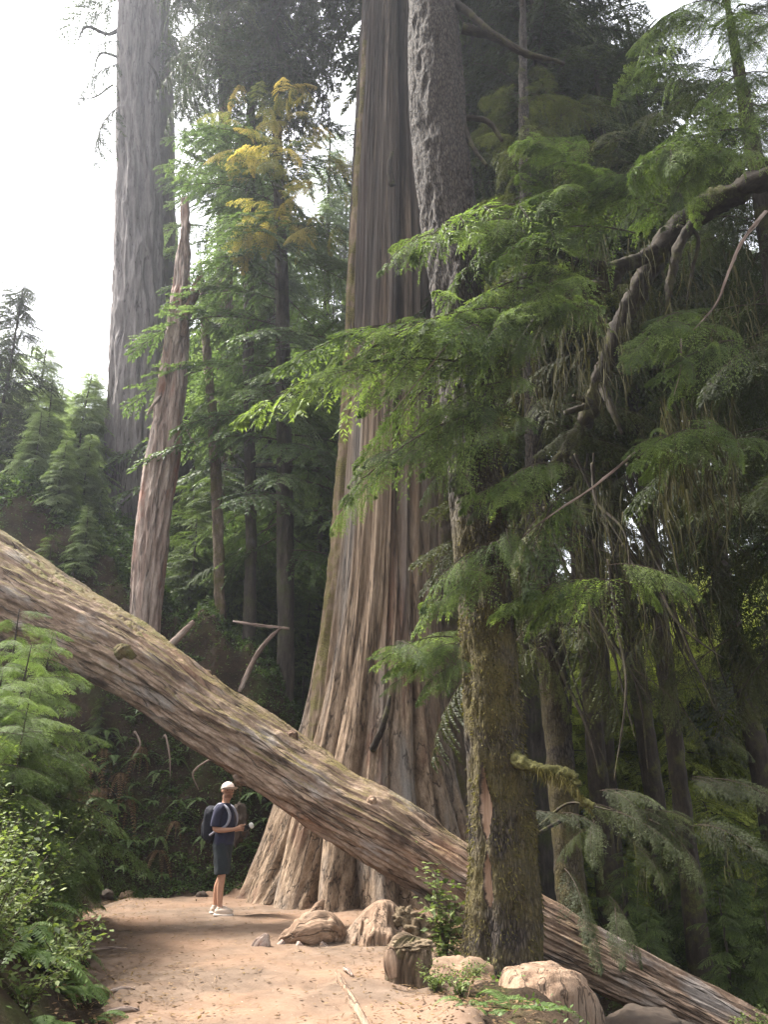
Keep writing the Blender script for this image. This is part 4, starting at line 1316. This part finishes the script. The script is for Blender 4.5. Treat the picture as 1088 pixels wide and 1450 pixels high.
# right foreground
for (px, py, s, lab) in [(672, 1445, .55, 'pale fern frond fanning up beside the tan boulder at the bottom'), (735, 1448, .7, 'dark green fern in front of the tan boulder'), (788, 1445, .75, 'bushy dark fern at the right of the tan boulder')]:
    p = ground_at(px, min(py, 1449), 5)
    e = putp(FERN[0], p[0], 7.0 + .1 * (px % 3), s, label=lab)
    e['group'] = ''
    del e['group']
SAL = plant('salal_bush', 'leafy dark salal bush standing between the stump post and the mossy spruce', 'shrub', None, lambda mb: shrub_mesh(mb, 1.0, .32, 14, 34, .085, 650), [M['shrub'], M['twig']])
p = P(632, 1385, 9.3)
putp(SAL, p[0], 9.3, 1.0)
for (px, py, s, lab) in [(620, 1410, .55, 'small grey green shrub in front of the salal bush'), (655, 1420, .6, 'low shrub at the foot of the mossy spruce'), (575, 1395, .3, 'tiny leafy sprig at the front of the stump post'), (682, 1330, .45, 'yellowish leaves sprouting against the spruce foot'), (1060, 1435, .6, 'pale leaved shrub at the lower right corner')]:
    p = ground_at(px, py, 5)
    if px == 682:
        p = P(672, 1370, 8.45)
    if px == 1060:
        p = P(1060, 1440, 8.8)
    e = putp(SHR[0], p[0], p[1], s, label=lab)
    if 'group' in e:
        del e['group']
    if px == 1060:
        e.location.z = p[2] - .2
# ground cover on banks and forest floor, and litter on the dirt
mb = MB()
N0 = 90000
x = g.uniform(-14, 9, N0); y = g.uniform(5, 30, N0)
xb = g.uniform(-9, .3, 110000); yb = g.uniform(15.0, 17.6, 110000)
xc = g.uniform(-13, 0, 60000); yc = g.uniform(17.2, 27, 60000)
x, y = np.concatenate([x, xb, xc]), np.concatenate([y, yb, yc]); N0 = len(x)
keep = (x < trail_left(np.minimum(y, 15)) - .05) | (x > trail_right(np.minimum(y, 15)) + .05) | (y > 15.3)
dens = fbm(x * .9, y * .9, 0, 3, 77) > g.uniform(-.6, .5, N0)
keep &= dens
x, y = x[keep], y[keep]
z = hgt(x, y)
m = len(x)
b = np.stack([x, y, z + g.uniform(0, .09, m) * np.where(y > 17.2, 4., 1.)], -1)
d = g.normal(0, 1, (m, 3)) * np.array([1, 1, .5]) + np.array([0, 0, .25])
n = g.normal(0, .45, (m, 3)) + np.array([0, 0, 1.]); n /= np.linalg.norm(n, axis=1)[:, None]
ln = g.uniform(.025, .075, m) * np.where(y > 17.2, 2.0, 1.0)
v = leaf_quads(b, d, n, ln, ln * .5, g).reshape(-1, 3)
mb.add(v, np.arange(len(v)).reshape(-1, 4), None, None, np.repeat(g.uniform(.0, .7, m), 4))
tag(mb.build('ground_cover', [M['fern']], smooth=False), 'low green leaves and seedlings covering the banks', 'ground cover', None, 'stuff')
mb = MB()
N0 = 26000
x = g.uniform(-4.6, 1.9, N0); y = g.uniform(6.2, 15, N0)
edge = np.minimum(x - trail_left(y), trail_right(y) - x)
keep = (edge > -.35) & (g.random(N0) < np.exp(-np.maximum(edge, 0) / .55) + .07)
x, y = x[keep], y[keep]
m = len(x)
b = np.stack([x, y, hgt(x, y) + .052], -1)
d = g.normal(0, 1, (m, 3)) * np.array([1, 1, .12])
n = g.normal(0, .2, (m, 3)) + np.array([0, 0, 1.]); n /= np.linalg.norm(n, axis=1)[:, None]
ln = np.where(g.random(m) < .3, g.uniform(.06, .2, m), g.uniform(.02, .06, m))
v = leaf_quads(b, d, n, ln, np.where(ln > .06, .006, ln * .5), g).reshape(-1, 3)
mb.add(v, np.arange(len(v)).reshape(-1, 4), None, None, np.repeat(g.uniform(0, 1, m), 4))
tag(mb.build('leaf_litter', [M['dry']], smooth=False), 'dry needles, leaves and bits of twig scattered along the trail edges', 'litter', None, 'stuff')
for (px, py, s) in [(170, 1100, .7), (200, 1060, .6), (250, 1165, .5), (225, 1210, .6), (300, 1150, .4), (145, 1070, .8), (340, 1105, .5), (180, 1140, .7)]:
    p = ground_at(px, py, 12)
    putp(DF, p[0], p[1], s)
BS = plant('bank_shrub', 'small dull leafy sprig growing out of the dark bank behind the hiker', 'shrub', 'sprigs on the bank', lambda mb: shrub_mesh(mb, .3, .45, 9, 22, .05, 655), [M['sap_needle'], M['twig']])
for i in range(34):
    p = ground_at(g.uniform(130, 400), g.uniform(1010, 1255), 12)
    if p[1] > 14:
        putp(BS, p[0], p[1], g.uniform(.5, 1.3))
# hanging roots out of the bank
for i, (px, py, L, dx) in enumerate([(232, 1045, 70, 25), (128, 1080, 60, -10), (190, 1040, 40, 10), (300, 1075, 50, -12)]):
    p = ground_at(px, py, 12)
    q0 = np.array([p[0], p[1] - .05, p[2]])
    mb = MB()
    tube(mb, [(*q0, .022), (q0[0] + .1, q0[1] - .25, q0[2] + .02, .02), (q0[0] + .25 * (1 if dx > 0 else -1), q0[1] - .35, q0[2] - L / 180, .014), (q0[0] + dx / 90., q0[1] - .3, q0[2] - L / 90, .005)], 8, 30, bark_fn(.004, 30, 8, i))
    o = mb.build('hanging_root', [M['snag']])
    o['label'] = ['pale curled root dangling from the bank under the log', 'bare brown root sticking out of the bank above the withered ferns', 'short root poking from the bank under the mossy log knot', 'crooked root hanging on the bank just behind the hiker'][i]
    o['category'] = 'root'
# pale dead branches leaning by the dark slim trunk
for i, q in enumerate([[(340, 980, 16.4, 9), (352, 950, 16.4, 7), (372, 915, 16.3, 6), (398, 888, 16.2, 4)], [(330, 880, 16.3, 3), (370, 886, 16.2, 3.5), (410, 890, 16.2, 3)],
                       [(330, 640, 20.5, 8), (370, 690, 20.5, 8), (410, 735, 20.5, 6)], [(335, 510, 21, 7), (400, 560, 21, 8), (475, 650, 21, 7)], [(330, 660, 20.8, 5), (420, 660, 20.6, 9), (478, 668, 20.4, 10)],
                       [(230, 925, 15.8, 10), (255, 900, 15.8, 10), (275, 880, 15.8, 6)]]):
    mb = MB()
    tube(mb, [at(*k2) for k2 in q], 10, 30, bark_fn(.012, 16, 5, 700 + i))
    o = mb.build('dead_branch', [M['snag' if i < 2 or i == 5 else 'limb']])
    o['label'] = ['forked pale dead branch leaning against the dark slender trunk', 'thin pale stick lying level across the dark slender trunk', 'short dark bare branch slanting down behind the thin trunks', 'long dark bare branch slanting down toward the cedar', 'thick dark branch lying level near the cedar flank', 'short grey branch lying behind the fallen log near the snag'][i]
    o['category'] = 'branch'

# ------------------------------------------------------------------ roots, stumps and stones by the trail
def one(name, label, cat, fn, mats, smooth=True, group=None):
    mb = MB()
    fn(mb)
    o = mb.build(name, mats, smooth=smooth)
    return tag(o, label, cat, group)


def gp(px, py, up=0.):
    p = ground_at(px, py, 5)
    return p + np.array([0, 0, up])


# the driftwood root with two horns
dr = empty('root_wood', gp(440, 1335), 'bleached two horned piece of root wood lying in front of the cedar', 'driftwood')
b0 = gp(440, 1340)
mb = MB()
Yd = float(b0[1])
tube(mb, [at(393, 1334, Yd, 8), at(410, 1330, Yd, 24), at(432, 1322, Yd, 42), at(455, 1316, Yd + .05, 44), at(478, 1325, Yd + .1, 26), at(486, 1335, Yd + .1, 8)], 40, 60, bark_fn(.03, 8, 5, 801))
tube(mb, [at(432, 1326, Yd + .05, 40), at(440, 1305, Yd + .08, 30), at(450, 1288, Yd + .1, 15), at(459, 1274, Yd + .1, 4)], 30, 50, bark_fn(.016, 12, 4, 802))
mb.build('body', [M['root_wood']], dr, dr.location)
mb = MB()
tube(mb, [at(452, 1294, Yd + .1, 8), at(466, 1300, Yd + .02, 13), at(478, 1314, Yd, 12), at(482, 1326, Yd, 5)], 20, 30, bark_fn(.01, 14, 5, 803), squash=.6)
mb.build('broken_flap', [M['root_wood']], dr, dr.location)
for k_, q in enumerate([[(400, 1334, Yd - .1, 9), (392, 1342, Yd - .16, 6), (384, 1349, Yd - .2, 2)], [(425, 1338, Yd - .2, 12), (418, 1347, Yd - .26, 8), (402, 1352, Yd - .3, 2)], [(455, 1338, Yd - .15, 10), (470, 1346, Yd - .2, 6), (492, 1344, Yd - .2, 2)]]):
    mb = MB()
    tube(mb, [at(*c_) for c_ in q], 12, 24, bark_fn(.01, 16, 6, 805 + k_))
    mb.build('root_end', [M['snag']], dr, dr.location)
dr.location.z = hz(dr.location.x, dr.location.y)

# arched root stump
st = empty('root_stump', gp(545, 1345), 'arched weathered stump with fluted face and crumbling mossy right shoulder', 'stump')
Ys = float(gp(540, 1345)[1]) + .35


def arch(mb):
    top = [(480, 1338), (490, 1320), (505, 1302), (522, 1284), (540, 1275), (553, 1276), (566, 1286), (578, 1292), (590, 1306), (602, 1322), (610, 1342)]
    xs = np.linspace(0, 1, 90)
    tp = spline(np.array([[*P(a, b, Ys), 0] for a, b in top]), 90)[:, :3]
    nr = 46
    vv = []
    for j in range(nr):
        f = j / (nr - 1)
        if f < .62:      # front face from the ground to the crest
            h = f / .62
            zz = -.25 + h
            wob = .09 * (1 - np.abs(fbm(xs * 9, 0 * xs, h * 1.2 + 0 * xs, 3, 811)) * 2) + .03 * fbm(xs * 30, 0 * xs, h * 4 + 0 * xs, 3, 812)
            bulge = -.5 * (1 - h) ** .8 - wob * (.3 + .7 * h * (1 - h) * 4)
            row = np.stack([tp[:, 0], tp[:, 1] + bulge + .02, (1 - h) * -.2 + tp[:, 2] * h], -1)
            vv.append(row)
        else:
            h = 1 - (f - .62) / .38
            wob = .06 * fbm(xs * 8, 0 * xs + 4, h * 3 + 0 * xs, 3, 813)
            row = np.stack([tp[:, 0], tp[:, 1] + .55 * (1 - h) + .12 + wob, (1 - h) * -.2 + tp[:, 2] * h], -1)
            vv.append(row)
    v = np.array(vv)
    n = v.shape[1]
    ii_ = np.arange(nr - 1)[:, None] * n
    jj_ = np.arange(n - 1)[None]
    bc_ = np.stack([v[..., 0] * 1.2, v[..., 1] * 1.2, v[..., 2]], -1)
    mb.add(v, np.stack([ii_ + jj_, ii_ + jj_ + 1, ii_ + n + jj_ + 1, ii_ + n + jj_], -1), None, bc_)


mb = MB(); arch(mb)
mb.build('body', [M['root_wood']], st, st.location)
mb = MB()
lump(mb, P(588, 1322, Ys - .1), (.22, .2, .2), 820, .5, 2.6, 70, 46)
lump(mb, P(573, 1303, Ys - .05), (.14, .14, .12), 821, .5, 2.6, 50, 30)
M['crumble'] = bark_mat('crumbling_mossy_wood', [(0., (.035, .026, .014)), (.5, (.115, .082, .048)), (1., (.24, .18, .115))], (14, 14, 10), bump=1., dist=.03)
mb.build('crumbling_shoulder', [M['crumble']], st, st.location)
st.location.z = hz(st.location.x, st.location.y)

Yp = float(gp(580, 1405)[1]) + .2
ps = empty('stump_post', gp(580, 1400), 'dark squarish rotten stump post with ragged mossy top at the trail edge', 'stump')
mb = MB()


M['rotten'] = bark_mat('rotten_wood', [(0., (.02, .014, .009)), (.5, (.085, .058, .036)), (1., (.19, .135, .09))], (13, 13, 1.6), bump=1., dist=.03, moss=((.04, .035, .012), (.1, .085, .03), 3., .5, .62))


def post_fn(T, S, Rr, F):
    sq = 1 / np.maximum(np.abs(np.cos(T)), np.abs(np.sin(T))) ** .75
    return Rr * (sq * .85 + .15) + .035 * (1 - 2 * np.abs(fbm(np.cos(T) * 4, np.sin(T) * 4, S * 1.3, 4, 831))) + .05 * fbm(np.cos(T), np.sin(T), S * 2, 3, 832)


a0, a1 = at(580, 1410, Yp, 56), at(584, 1335, Yp, 50)
tube(mb, [(a0[0], a0[1], a0[2] - .3, a0[3] * 1.15), (a0[0], a0[1], a0[2], a0[3]), ((a0[0] + a1[0]) / 2 - .02, a0[1], (a0[2] + a1[2]) / 2, a0[3] * .9), (a1[0], a1[1], a1[2] - .06, a1[3]), (a1[0] + .02, a1[1], a1[2] + .02, a1[3] * .6), (a1[0] + .03, a1[1], a1[2] + .05, a1[3] * .2)], 110, 90, post_fn)
mb.build('body', [M['rotten']], ps, ps.location)
mb = MB()
lump(mb, np.array(a1[:3]) + np.array([0, 0, -.02]), (.2, .18, .05), 840, .2, 3., 110, 44)
mb.build('mossy_top', [M['crumble']], ps, ps.location)
ps.location.z = hz(ps.location.x, ps.location.y)
one('split_board', 'upright weathered slab leaning on the left of the stump post', 'wood slab', lambda mb: tube(mb, [at(556, 1385, Yp - .3, 12), at(553, 1365, Yp - .3, 18), at(553, 1348, Yp - .28, 15), at(555, 1340, Yp - .28, 6)], 16, 24, bark_fn(.008, 14, 4, 850), squash=.4), [M['root_wood']])
Yw = float(gp(370, 1345)[1])
one('wood_shard', 'small pointed brown shard of wood standing on the trail', 'wood shard', lambda mb: tube(mb, [at(368, 1352, Yw, 30), at(369, 1342, Yw, 28), at(374, 1332, Yw, 18), at(378, 1322, Yw, 5)], 24, 30, bark_fn(.012, 14, 6, 851), squash=.5), [M['snag']])
pa, pb = gp(478, 1385, .03), gp(512, 1449, .03)
one('edging_board', 'narrow weathered board edging set into the dirt at bottom centre', 'board', lambda mb: tube(mb, [(*pa, .045), (*(pa * .5 + pb * .5), .05), (*(pb * 1.25 - pa * .25), .05)], 4, 40, bark_fn(.004, 14, 4, 852), squash=.8), [M['root_wood']])
# boulders and buried roots at lower right
one('boulder', 'big tan rounded block of wood or stone at the foot of the mossy spruce', 'boulder', lambda mb: lump(mb, P(780, 1452, 8.0), (.40, .34, .48), 861, .2, .9, 90, 60, rot=.3, flat=.4), [M['root_wood']])
one('boulder', 'long low tan root swelling left of the big tan boulder', 'boulder', lambda mb: lump(mb, P(702, 1452, 8.1), (.42, .4, .28), 862, .25, 1.5, 60, 36, rot=-.5, flat=.2, ridge=.05), [M['root_wood']])
one('boulder', 'brown earthy hump beside the low shrub at the spruce foot', 'boulder', lambda mb: lump(mb, P(650, 1395, 8.7), (.35, .3, .22), 863, .3, 1.7, 50, 30), [M['tan_rock']])
one('boulder', 'dark flat rock in the ravine right of the tan boulder', 'boulder', lambda mb: lump(mb, P(905, 1462, 8.9), (.5, .35, .2), 864, .25, 1.7, 50, 30), [M['rock']])
one('boulder', 'grey rock set in the bank just behind the hiker', 'boulder', lambda mb: lump(mb, P(336, 1168, 15.3), (.17, .16, .28), 866, .4, 2.2, 50, 30), [M['rock']])
for (px, py, s, lab) in [(133, 1330, .085, 'fist sized brown stone at the left edge of the trail'), (180, 1273, .12, 'flat tan stone at the back edge of the trail'), (152, 1270, .10, 'round brown stone at the far left back of the trail'), (118, 1345, .06, 'small stone half buried below the fist sized one'),
                         (422, 1352, .05, 'small pale chip of wood in front of the root wood'), (484, 1370, .04, 'tiny stone above the edging board'), (548, 1432, .035, 'pebble right of the edging board'), (285, 1270, .09, 'dark stone at the foot of the bank beside the hiker'), (345, 1275, .12, 'low brown stone at the toe of the cedar roots')]:
    p = gp(px, py)
    one('stone', lab, 'stone', lambda mb: lump(mb, p + np.array([0, 0, s * .25]), (s * 1.3, s, s * .8), int(px), .3, 1.7, 24, 16, rot=px), [M['tan_rock' if px in (180, 422, 345) else 'rock']])
for (a, b2, r_, lab) in [((150, 1444), (195, 1440), .022, 'short stick at the lower left edge of the trail'), ((155, 1412), (190, 1410), .015, 'thin stick just above the lower left stick'), ((125, 1352), (180, 1350), .012, 'thin twig lying near the left edge stones'), ((488, 1380), (499, 1390), .018, 'pale wood splinter beside the edging board')]:
    q0, q1 = gp(*a, .045), gp(*b2, .045)
    one('stick', lab, 'stick', lambda mb: tube(mb, [(*q0, r_), (*((q0 + q1) / 2 + np.array([0, .03, .01])), r_ * 1.1), (*q1, r_ * .6)], 8, 16, bark_fn(.003, 30, 9, 3)), [M['snag']])
# ------------------------------------------------------------------ the hiker
def cloth(name, rgb, var=.2, rough=.9):
    return plain(name, rgb, rough, var, 40., .15)


M['skin'] = plain('skin', (.42, .23, .15), .55, .12, 20.)
M['navy'] = cloth('navy_cloth', (.022, .022, .045))
M['charcoal'] = cloth('charcoal_cloth', (.022, .027, .03))
M['capwhite'] = cloth('cap_cloth', (.62, .53, .48), .1)
M['shoe'] = cloth('shoe_fabric', (.5, .4, .32), .15)
M['sole'] = cloth('shoe_sole', (.6, .52, .45), .1)
M['packm'] = cloth('pack_fabric', (.012, .012, .018))
M['strapm'] = cloth('strap_webbing', (.3, .3, .36))
M['hairm'] = cloth('brown_hair', (.05, .03, .018), .3)
M['beardm'] = cloth('beard', (.25, .135, .09), .3)
M['black'] = plain('black_plastic', (.012, .012, .012), .4, .1)
M['white'] = plain('white_plastic', (.75, .73, .7), .5, .05)
M['lip'] = plain('lip', (.25, .09, .07), .6, .1)
M['eye'] = plain('eye', (.02, .015, .012), .3, .1)

MAN = ground_at(309, 1299, 8)
YAW = R(-14)
man = empty('person', MAN, 'hiker in pale cap, navy shirt and dark shorts looking up from under the leaning log', 'person')
man.location.z += .035
man.rotation_euler = (0, 0, YAW)

V, E, RAD = [], [], []


def sv(p, r, parent=None):
    V.append(tuple(p)); RAD.append(r)
    if parent is not None:
        E.append((parent, len(V) - 1))
    return len(V) - 1


fa = R(-48)
fd = np.array([math.cos(fa), math.sin(fa), 0.])
fs = np.array([-math.sin(fa), math.cos(fa), 0.])
pel = sv((0, 0, .95), .125)
wa = sv((.01, 0, 1.08), .11, pel)
ch = sv((0, 0, 1.27), .13, wa)
uc = sv((-.01, 0, 1.40), .11, ch)
nb_ = sv((0, 0, 1.485), .06, uc)
nk = sv((.012, 0, 1.54), .055, nb_)
HC = np.array([.03, -.005, 1.665])
h1 = sv(HC + np.array([0, 0, -.065]) + fd * .012, .066, nk)
h2 = sv(HC + np.array([0, 0, .005]), .088, h1)
h3 = sv(HC + np.array([0, 0, .075]) - fd * .012, .07, h2)
sv(HC + fd * .075 + np.array([0, 0, -.088]), .024, h1)          # chin
sv(HC + fd * .112 + np.array([0, 0, -.012]), .011, h2)          # nose
for s in (-1, 1):
    sv(HC + fs * s * .096 - fd * .01 + np.array([0, 0, -.01]), .014, h2)   # ears
for s, off in ((-1, .085), (1, -.085)):
    hp_ = sv((0, s * .09, .88), .09, pel)
    t1 = sv((.01 + off * .3, s * .1, .70), .078, hp_)
    kn = sv((.015 + off * .6, s * .105, .49), .053, t1)
    ca = sv((-.025 + off * .85, s * .105, .35), .054, kn)
    an = sv((-.025 + off, s * .105, .11), .036, ca)
    ft = sv((.05 + off, s * .11, .05), .034, an)
    sv((.13 + off, s * .115, .04), .028, ft)
hands = {}
for s in (-1, 1):
    sh = sv((-.005, s * .165, 1.41), .06, uc)
    mu = sv((-.03, s * .215, 1.28), .05, sh)
    el = sv((-.045, s * .235, 1.135), .043, mu)
    fo = sv((.07, s * (.225 if s < 0 else .2), 1.12), .041, el)
    wr = sv((.21, s * (.15 if s < 0 else .1), 1.13), .027, fo)
    pm = sv((.255, s * (.12 if s < 0 else .075), 1.14), .031, wr)
    kk = sv((.285, s * (.10 if s < 0 else .06), 1.145), .028, pm)
    for i, (dz, ln) in enumerate([(.034, .95), (.012, 1.05), (-.010, 1.0), (-.031, .8)]):
        a = sv((.302, s * .085, 1.145 + dz), .0095, kk)
        b = sv((.302 + .034 * ln, s * .066, 1.147 + dz), .0090, a)
        c_ = sv((.302 + .050 * ln, s * .040, 1.147 + dz), .0085, b)
        sv((.302 + .038 * ln, s * .018, 1.145 + dz), .0075, c_)
    a = sv((.268, s * .075, 1.178), .0115, pm)
    b = sv((.300, s * .05, 1.195), .0100, a)
    sv((.325, s * .035, 1.192), .0085, b)
me = bpy.data.meshes.new('body')
me.from_pydata(V, E, [])
tmp = bpy.data.objects.new('body', me)
C.objects.link(tmp)
md = tmp.modifiers.new('Skin', 'SKIN')
for i, r in enumerate(RAD):
    me.skin_vertices[0].data[i].radius = (r, r)
me.skin_vertices[0].data[0].use_root = True
sb = tmp.modifiers.new('Sub', 'SUBSURF')
sb.levels = sb.render_levels = 2
dg = bpy.context.evaluated_depsgraph_get()
body = bpy.data.meshes.new_from_object(tmp.evaluated_get(dg))
bpy.data.objects.remove(tmp)
body.name = 'body'
body.materials.clear()
body.materials.append(M['skin'])
for p_ in body.polygons:
    p_.use_smooth = True
obj('body', body, man)


def part(name, fn, mats, parent=None):
    mb = MB()
    fn(mb)
    return mb.build(name, mats, parent or man)


def wrinkle(amp, seed):
    return lambda T, S, Rr, F: Rr * (1 + amp * fbm(np.cos(T) * 2, np.sin(T) * 2, S * 9, 3, seed))


def shirt(mb):
    tube(mb, [(.01, 0, .92, .135), (.01, 0, 1.08, .128), (.005, 0, 1.26, .14), (-.005, 0, 1.37, .128), (-.005, 0, 1.44, .09), (0, 0, 1.495, .064)], 48, 44, wrinkle(.09, 1), squash=1.4)
    for s in (-1, 1):
        tube(mb, [(0, s * .09, 1.415, .075), (-.01, s * .165, 1.385, .076), (-.03, s * .215, 1.27, .07), (-.037, s * .228, 1.19, .07), (-.038, s * .229, 1.17, .069)], 28, 26, wrinkle(.08, 2))


def shorts(mb):
    tube(mb, [(0, 0, 1.0, .132), (0, 0, .92, .138), (0, 0, .82, .13)], 40, 20, wrinkle(.03, 4), squash=1.38)
    for s, off in ((-1, .085), (1, -.085)):
        tube(mb, [(0, s * .085, .9, .105), (.012 + off * .3, s * .1, .72, .105), (.012 + off * .55, s * .105, .53, .1)], 32, 28, wrinkle(.1, 5))


def cap(mb):
    c = HC + np.array([0, 0, .03]) - fd * .008
    n_t, n_p = 36, 12
    vv = []
    for j in range(n_p):
        ph = j / (n_p - 1) * 1.66
        for i in range(n_t):
            t = i / n_t * 6.2832
            d = fd * math.cos(t) * 1.08 + fs * math.sin(t) * .95
            vv.append(c + d * .104 * math.sin(ph) + np.array([0, 0, .098 * math.cos(ph)]) - fd * .0)
    v = np.array(vv)
    ii_ = np.arange(n_p - 1)[:, None] * n_t
    jj_ = np.arange(n_t)[None]
    j2_ = (jj_ + 1) % n_t
    mb.add(v, np.stack([ii_ + jj_, ii_ + n_t + jj_, ii_ + n_t + j2_, ii_ + j2_], -1))


def brim(mb):
    c = HC + np.array([0, 0, .022])
    rows = []
    for k_ in range(8):
        f = k_ / 7
        for i in range(17):
            t = (i / 16 - .5) * 2.3
            r_ = .105 + .072 * f * math.cos(t) ** .6
            rows.append(c + (fd * math.cos(t) * 1.05 + fs * math.sin(t) * .95) * r_ + np.array([0, 0, .018 * f - .018 * (i / 8 - 1) ** 2 + .008]))
    v = np.array(rows)
    w_ = v + np.array([0, 0, .005])
    q = np.array([[k_ * 17 + i, k_ * 17 + i + 1, k_ * 17 + 18 + i, k_ * 17 + 17 + i] for k_ in range(7) for i in range(16)])
    n = len(v)
    rim = list(range(0, n, 17))
    mb.add(np.concatenate([v, w_]), np.concatenate([q[:, ::-1], q + n, [[7 * 17 + i, 7 * 17 + i + 1, n + 7 * 17 + i + 1, n + 7 * 17 + i] for i in range(16)]]))


part('shirt', shirt, [M['navy']])
part('shorts', shorts, [M['charcoal']])
cp_o = part('cap', cap, [M['capwhite']])
part('brim', brim, [M['capwhite']], cp_o)
part('hair', lambda mb: lump(mb, HC + np.array([0, 0, .005]) - fd * .026, (.092, .092, .088), 3, .04, 3, 30, 20), [M['hairm']])
for s in (-1, 1):
    part('eye', lambda mb: lump(mb, HC + fd * .077 + fs * s * .033 + np.array([0, 0, .004]), (.012, .012, .008), 1, 0, 1, 12, 8), [M['eye']])
    off = .085 if s < 0 else -.085
    sh_ = part('shoe', lambda mb: (lump(mb, (.045 + off, s * .112, .052), (.142, .052, .05), 4, .05, 2, 34, 20, flat=.25), tube(mb, [(-.02 + off, s * .105, .06, .052), (-.022 + off, s * .105, .11, .046)], 20, 10)), [M['shoe']])
    part('sole', lambda mb: lump(mb, (.045 + off, s * .112, .012), (.15, .056, .02), 5, .0, 1, 34, 10, flat=.45), [M['sole']], sh_)
part('mouth', lambda mb: lump(mb, HC + fd * .083 + np.array([0, 0, -.062]), (.012, .024, .006), 2, 0, 1, 14, 8, rot=fa), [M['lip']])
part('beard', lambda mb: lump(mb, HC + fd * .026 + np.array([0, 0, -.078]), (.066, .066, .036), 7, .12, 3, 26, 16, rot=fa), [M['beardm']])

bp = empty('backpack', man.location, 'small black daypack worn on the back of the hiker', 'backpack')
bp.rotation_euler = (0, 0, YAW)
part('bag', lambda mb: lump(mb, (-.2, 0, 1.2), (.095, .15, .25), 9, .06, 2, 44, 30, flat=.45), [M['packm']], bp)
part('pocket', lambda mb: lump(mb, (-.275, 0, 1.12), (.05, .11, .13), 10, .05, 2, 34, 22, flat=.45), [M['packm']], bp)
for s in (-1, 1):
    part('strap', lambda mb: tube(mb, [(-.13, s * .10, 1.40, .016), (-.05, s * .11, 1.475, .018), (.06, s * .115, 1.44, .018), (.135, s * .125, 1.33, .018), (.12, s * .165, 1.2, .015), (-.05, s * .2, 1.1, .012), (-.15, s * .14, 1.05, .012)], 8, 50, squash=1.6), [M['strapm']], bp)
cm = empty('camera', man.location, 'black camera with a white capped lens held in the hands of the hiker', 'camera')
cm.rotation_euler = (0, 0, YAW)
part('body', lambda mb: lump(mb, (.335, 0, 1.145), (.035, .062, .045), 1, 0, 1, 28, 18, flat=.6), [M['black']], cm)
part('lens', lambda mb: tube(mb, [(.365, -.005, 1.15, .034), (.40, -.015, 1.165, .036), (.435, -.025, 1.18, .038)], 24, 10), [M['black']], cm)
part('lens_cap', lambda mb: tube(mb, [(.435, -.025, 1.18, .043), (.452, -.030, 1.188, .043)], 24, 4), [M['white']], cm)
part('neck_strap', lambda mb: tube(mb, [(.33, -.06, 1.15, .006), (.30, -.09, 1.06, .007), (.345, -.02, 1.01, .007), (.35, .06, 1.08, .006), (.335, .06, 1.15, .006)], 6, 40), [M['black']], cm)
# ------------------------------------------------------------------ the air
m, t, N, out = nt('misty_air')
pv = N('ShaderNodeVolumePrincipled', {'Color': (.86, .9, 1., 1), 'Density': .0009, 'Anisotropy': .6})
t.links.new(pv.outputs[0], out.inputs['Volume'])
x0, x1, y0, y1, z0, z1 = -120, 120, -40, 150, -6, 75
hv = [(x0, y0, z0), (x1, y0, z0), (x1, y1, z0), (x0, y1, z0), (x0, y0, z1), (x1, y0, z1), (x1, y1, z1), (x0, y1, z1)]
ho = obj('haze', mesh('haze', hv, [(0, 3, 2, 1), (4, 5, 6, 7), (0, 1, 5, 4), (1, 2, 6, 5), (2, 3, 7, 6), (3, 0, 4, 7)], None, [m], smooth=False))
tag(ho, 'thin bright forest mist', 'haze', None, 'stuff')
# ------------------------------------------------------------------ light, camera
SUN_EL, SUN_AZ = 56.0, -68.0     # azimuth measured from +Y (the way the camera looks) towards +X
w = bpy.data.worlds.new('World')
bpy.context.scene.world = w
w.use_nodes = True
nt_ = w.node_tree
bg = nt_.nodes['Background']
sky = nt_.nodes.new('ShaderNodeTexSky')
sky.sky_type = 'NISHITA'
sky.sun_disc = False
sky.sun_elevation = R(SUN_EL)
sky.sun_rotation = R(SUN_AZ)
sky.dust_density = 4.0
sky.air_density = 1.0
hs = nt_.nodes.new('ShaderNodeHueSaturation')
hs.inputs['Saturation'].default_value = .2
nt_.links.new(sky.outputs[0], hs.inputs['Color'])
nt_.links.new(hs.outputs[0], bg.inputs[0])
bg.inputs[1].default_value = .15
sl = bpy.data.lights.new('sun', 'SUN')
sl.energy = 3.3
sl.angle = R(11)
sl.color = (1, .95, .87)
so = bpy.data.objects.new('sun', sl)
d = np.array([math.sin(R(SUN_AZ)) * math.cos(R(SUN_EL)), math.cos(R(SUN_AZ)) * math.cos(R(SUN_EL)), math.sin(R(SUN_EL))])
import mathutils
so.rotation_euler = mathutils.Vector(d).to_track_quat('Z', 'Y').to_euler()
C.objects.link(so)
cam = bpy.data.cameras.new('camera')
cam.sensor_fit = 'VERTICAL'
cam.sensor_height = 24
cam.lens = FPX / 1450 * 24
cam.clip_end = 1000
co = bpy.data.objects.new('camera', cam)
co.location = (0, 0, CAMH)
co.rotation_euler = (R(90) + PITCH, 0, 0)
C.objects.link(co)
sc = bpy.context.scene
sc.camera = co
sc.view_settings.view_transform = 'Standard'
sc.view_settings.look = 'None'
sc.view_settings.exposure = 2.25
sc.view_settings.gamma = 1
sc.cycles.max_bounces = 8
sc.cycles.diffuse_bounces = 4
sc.cycles.glossy_bounces = 2
sc.cycles.transmission_bounces = 4
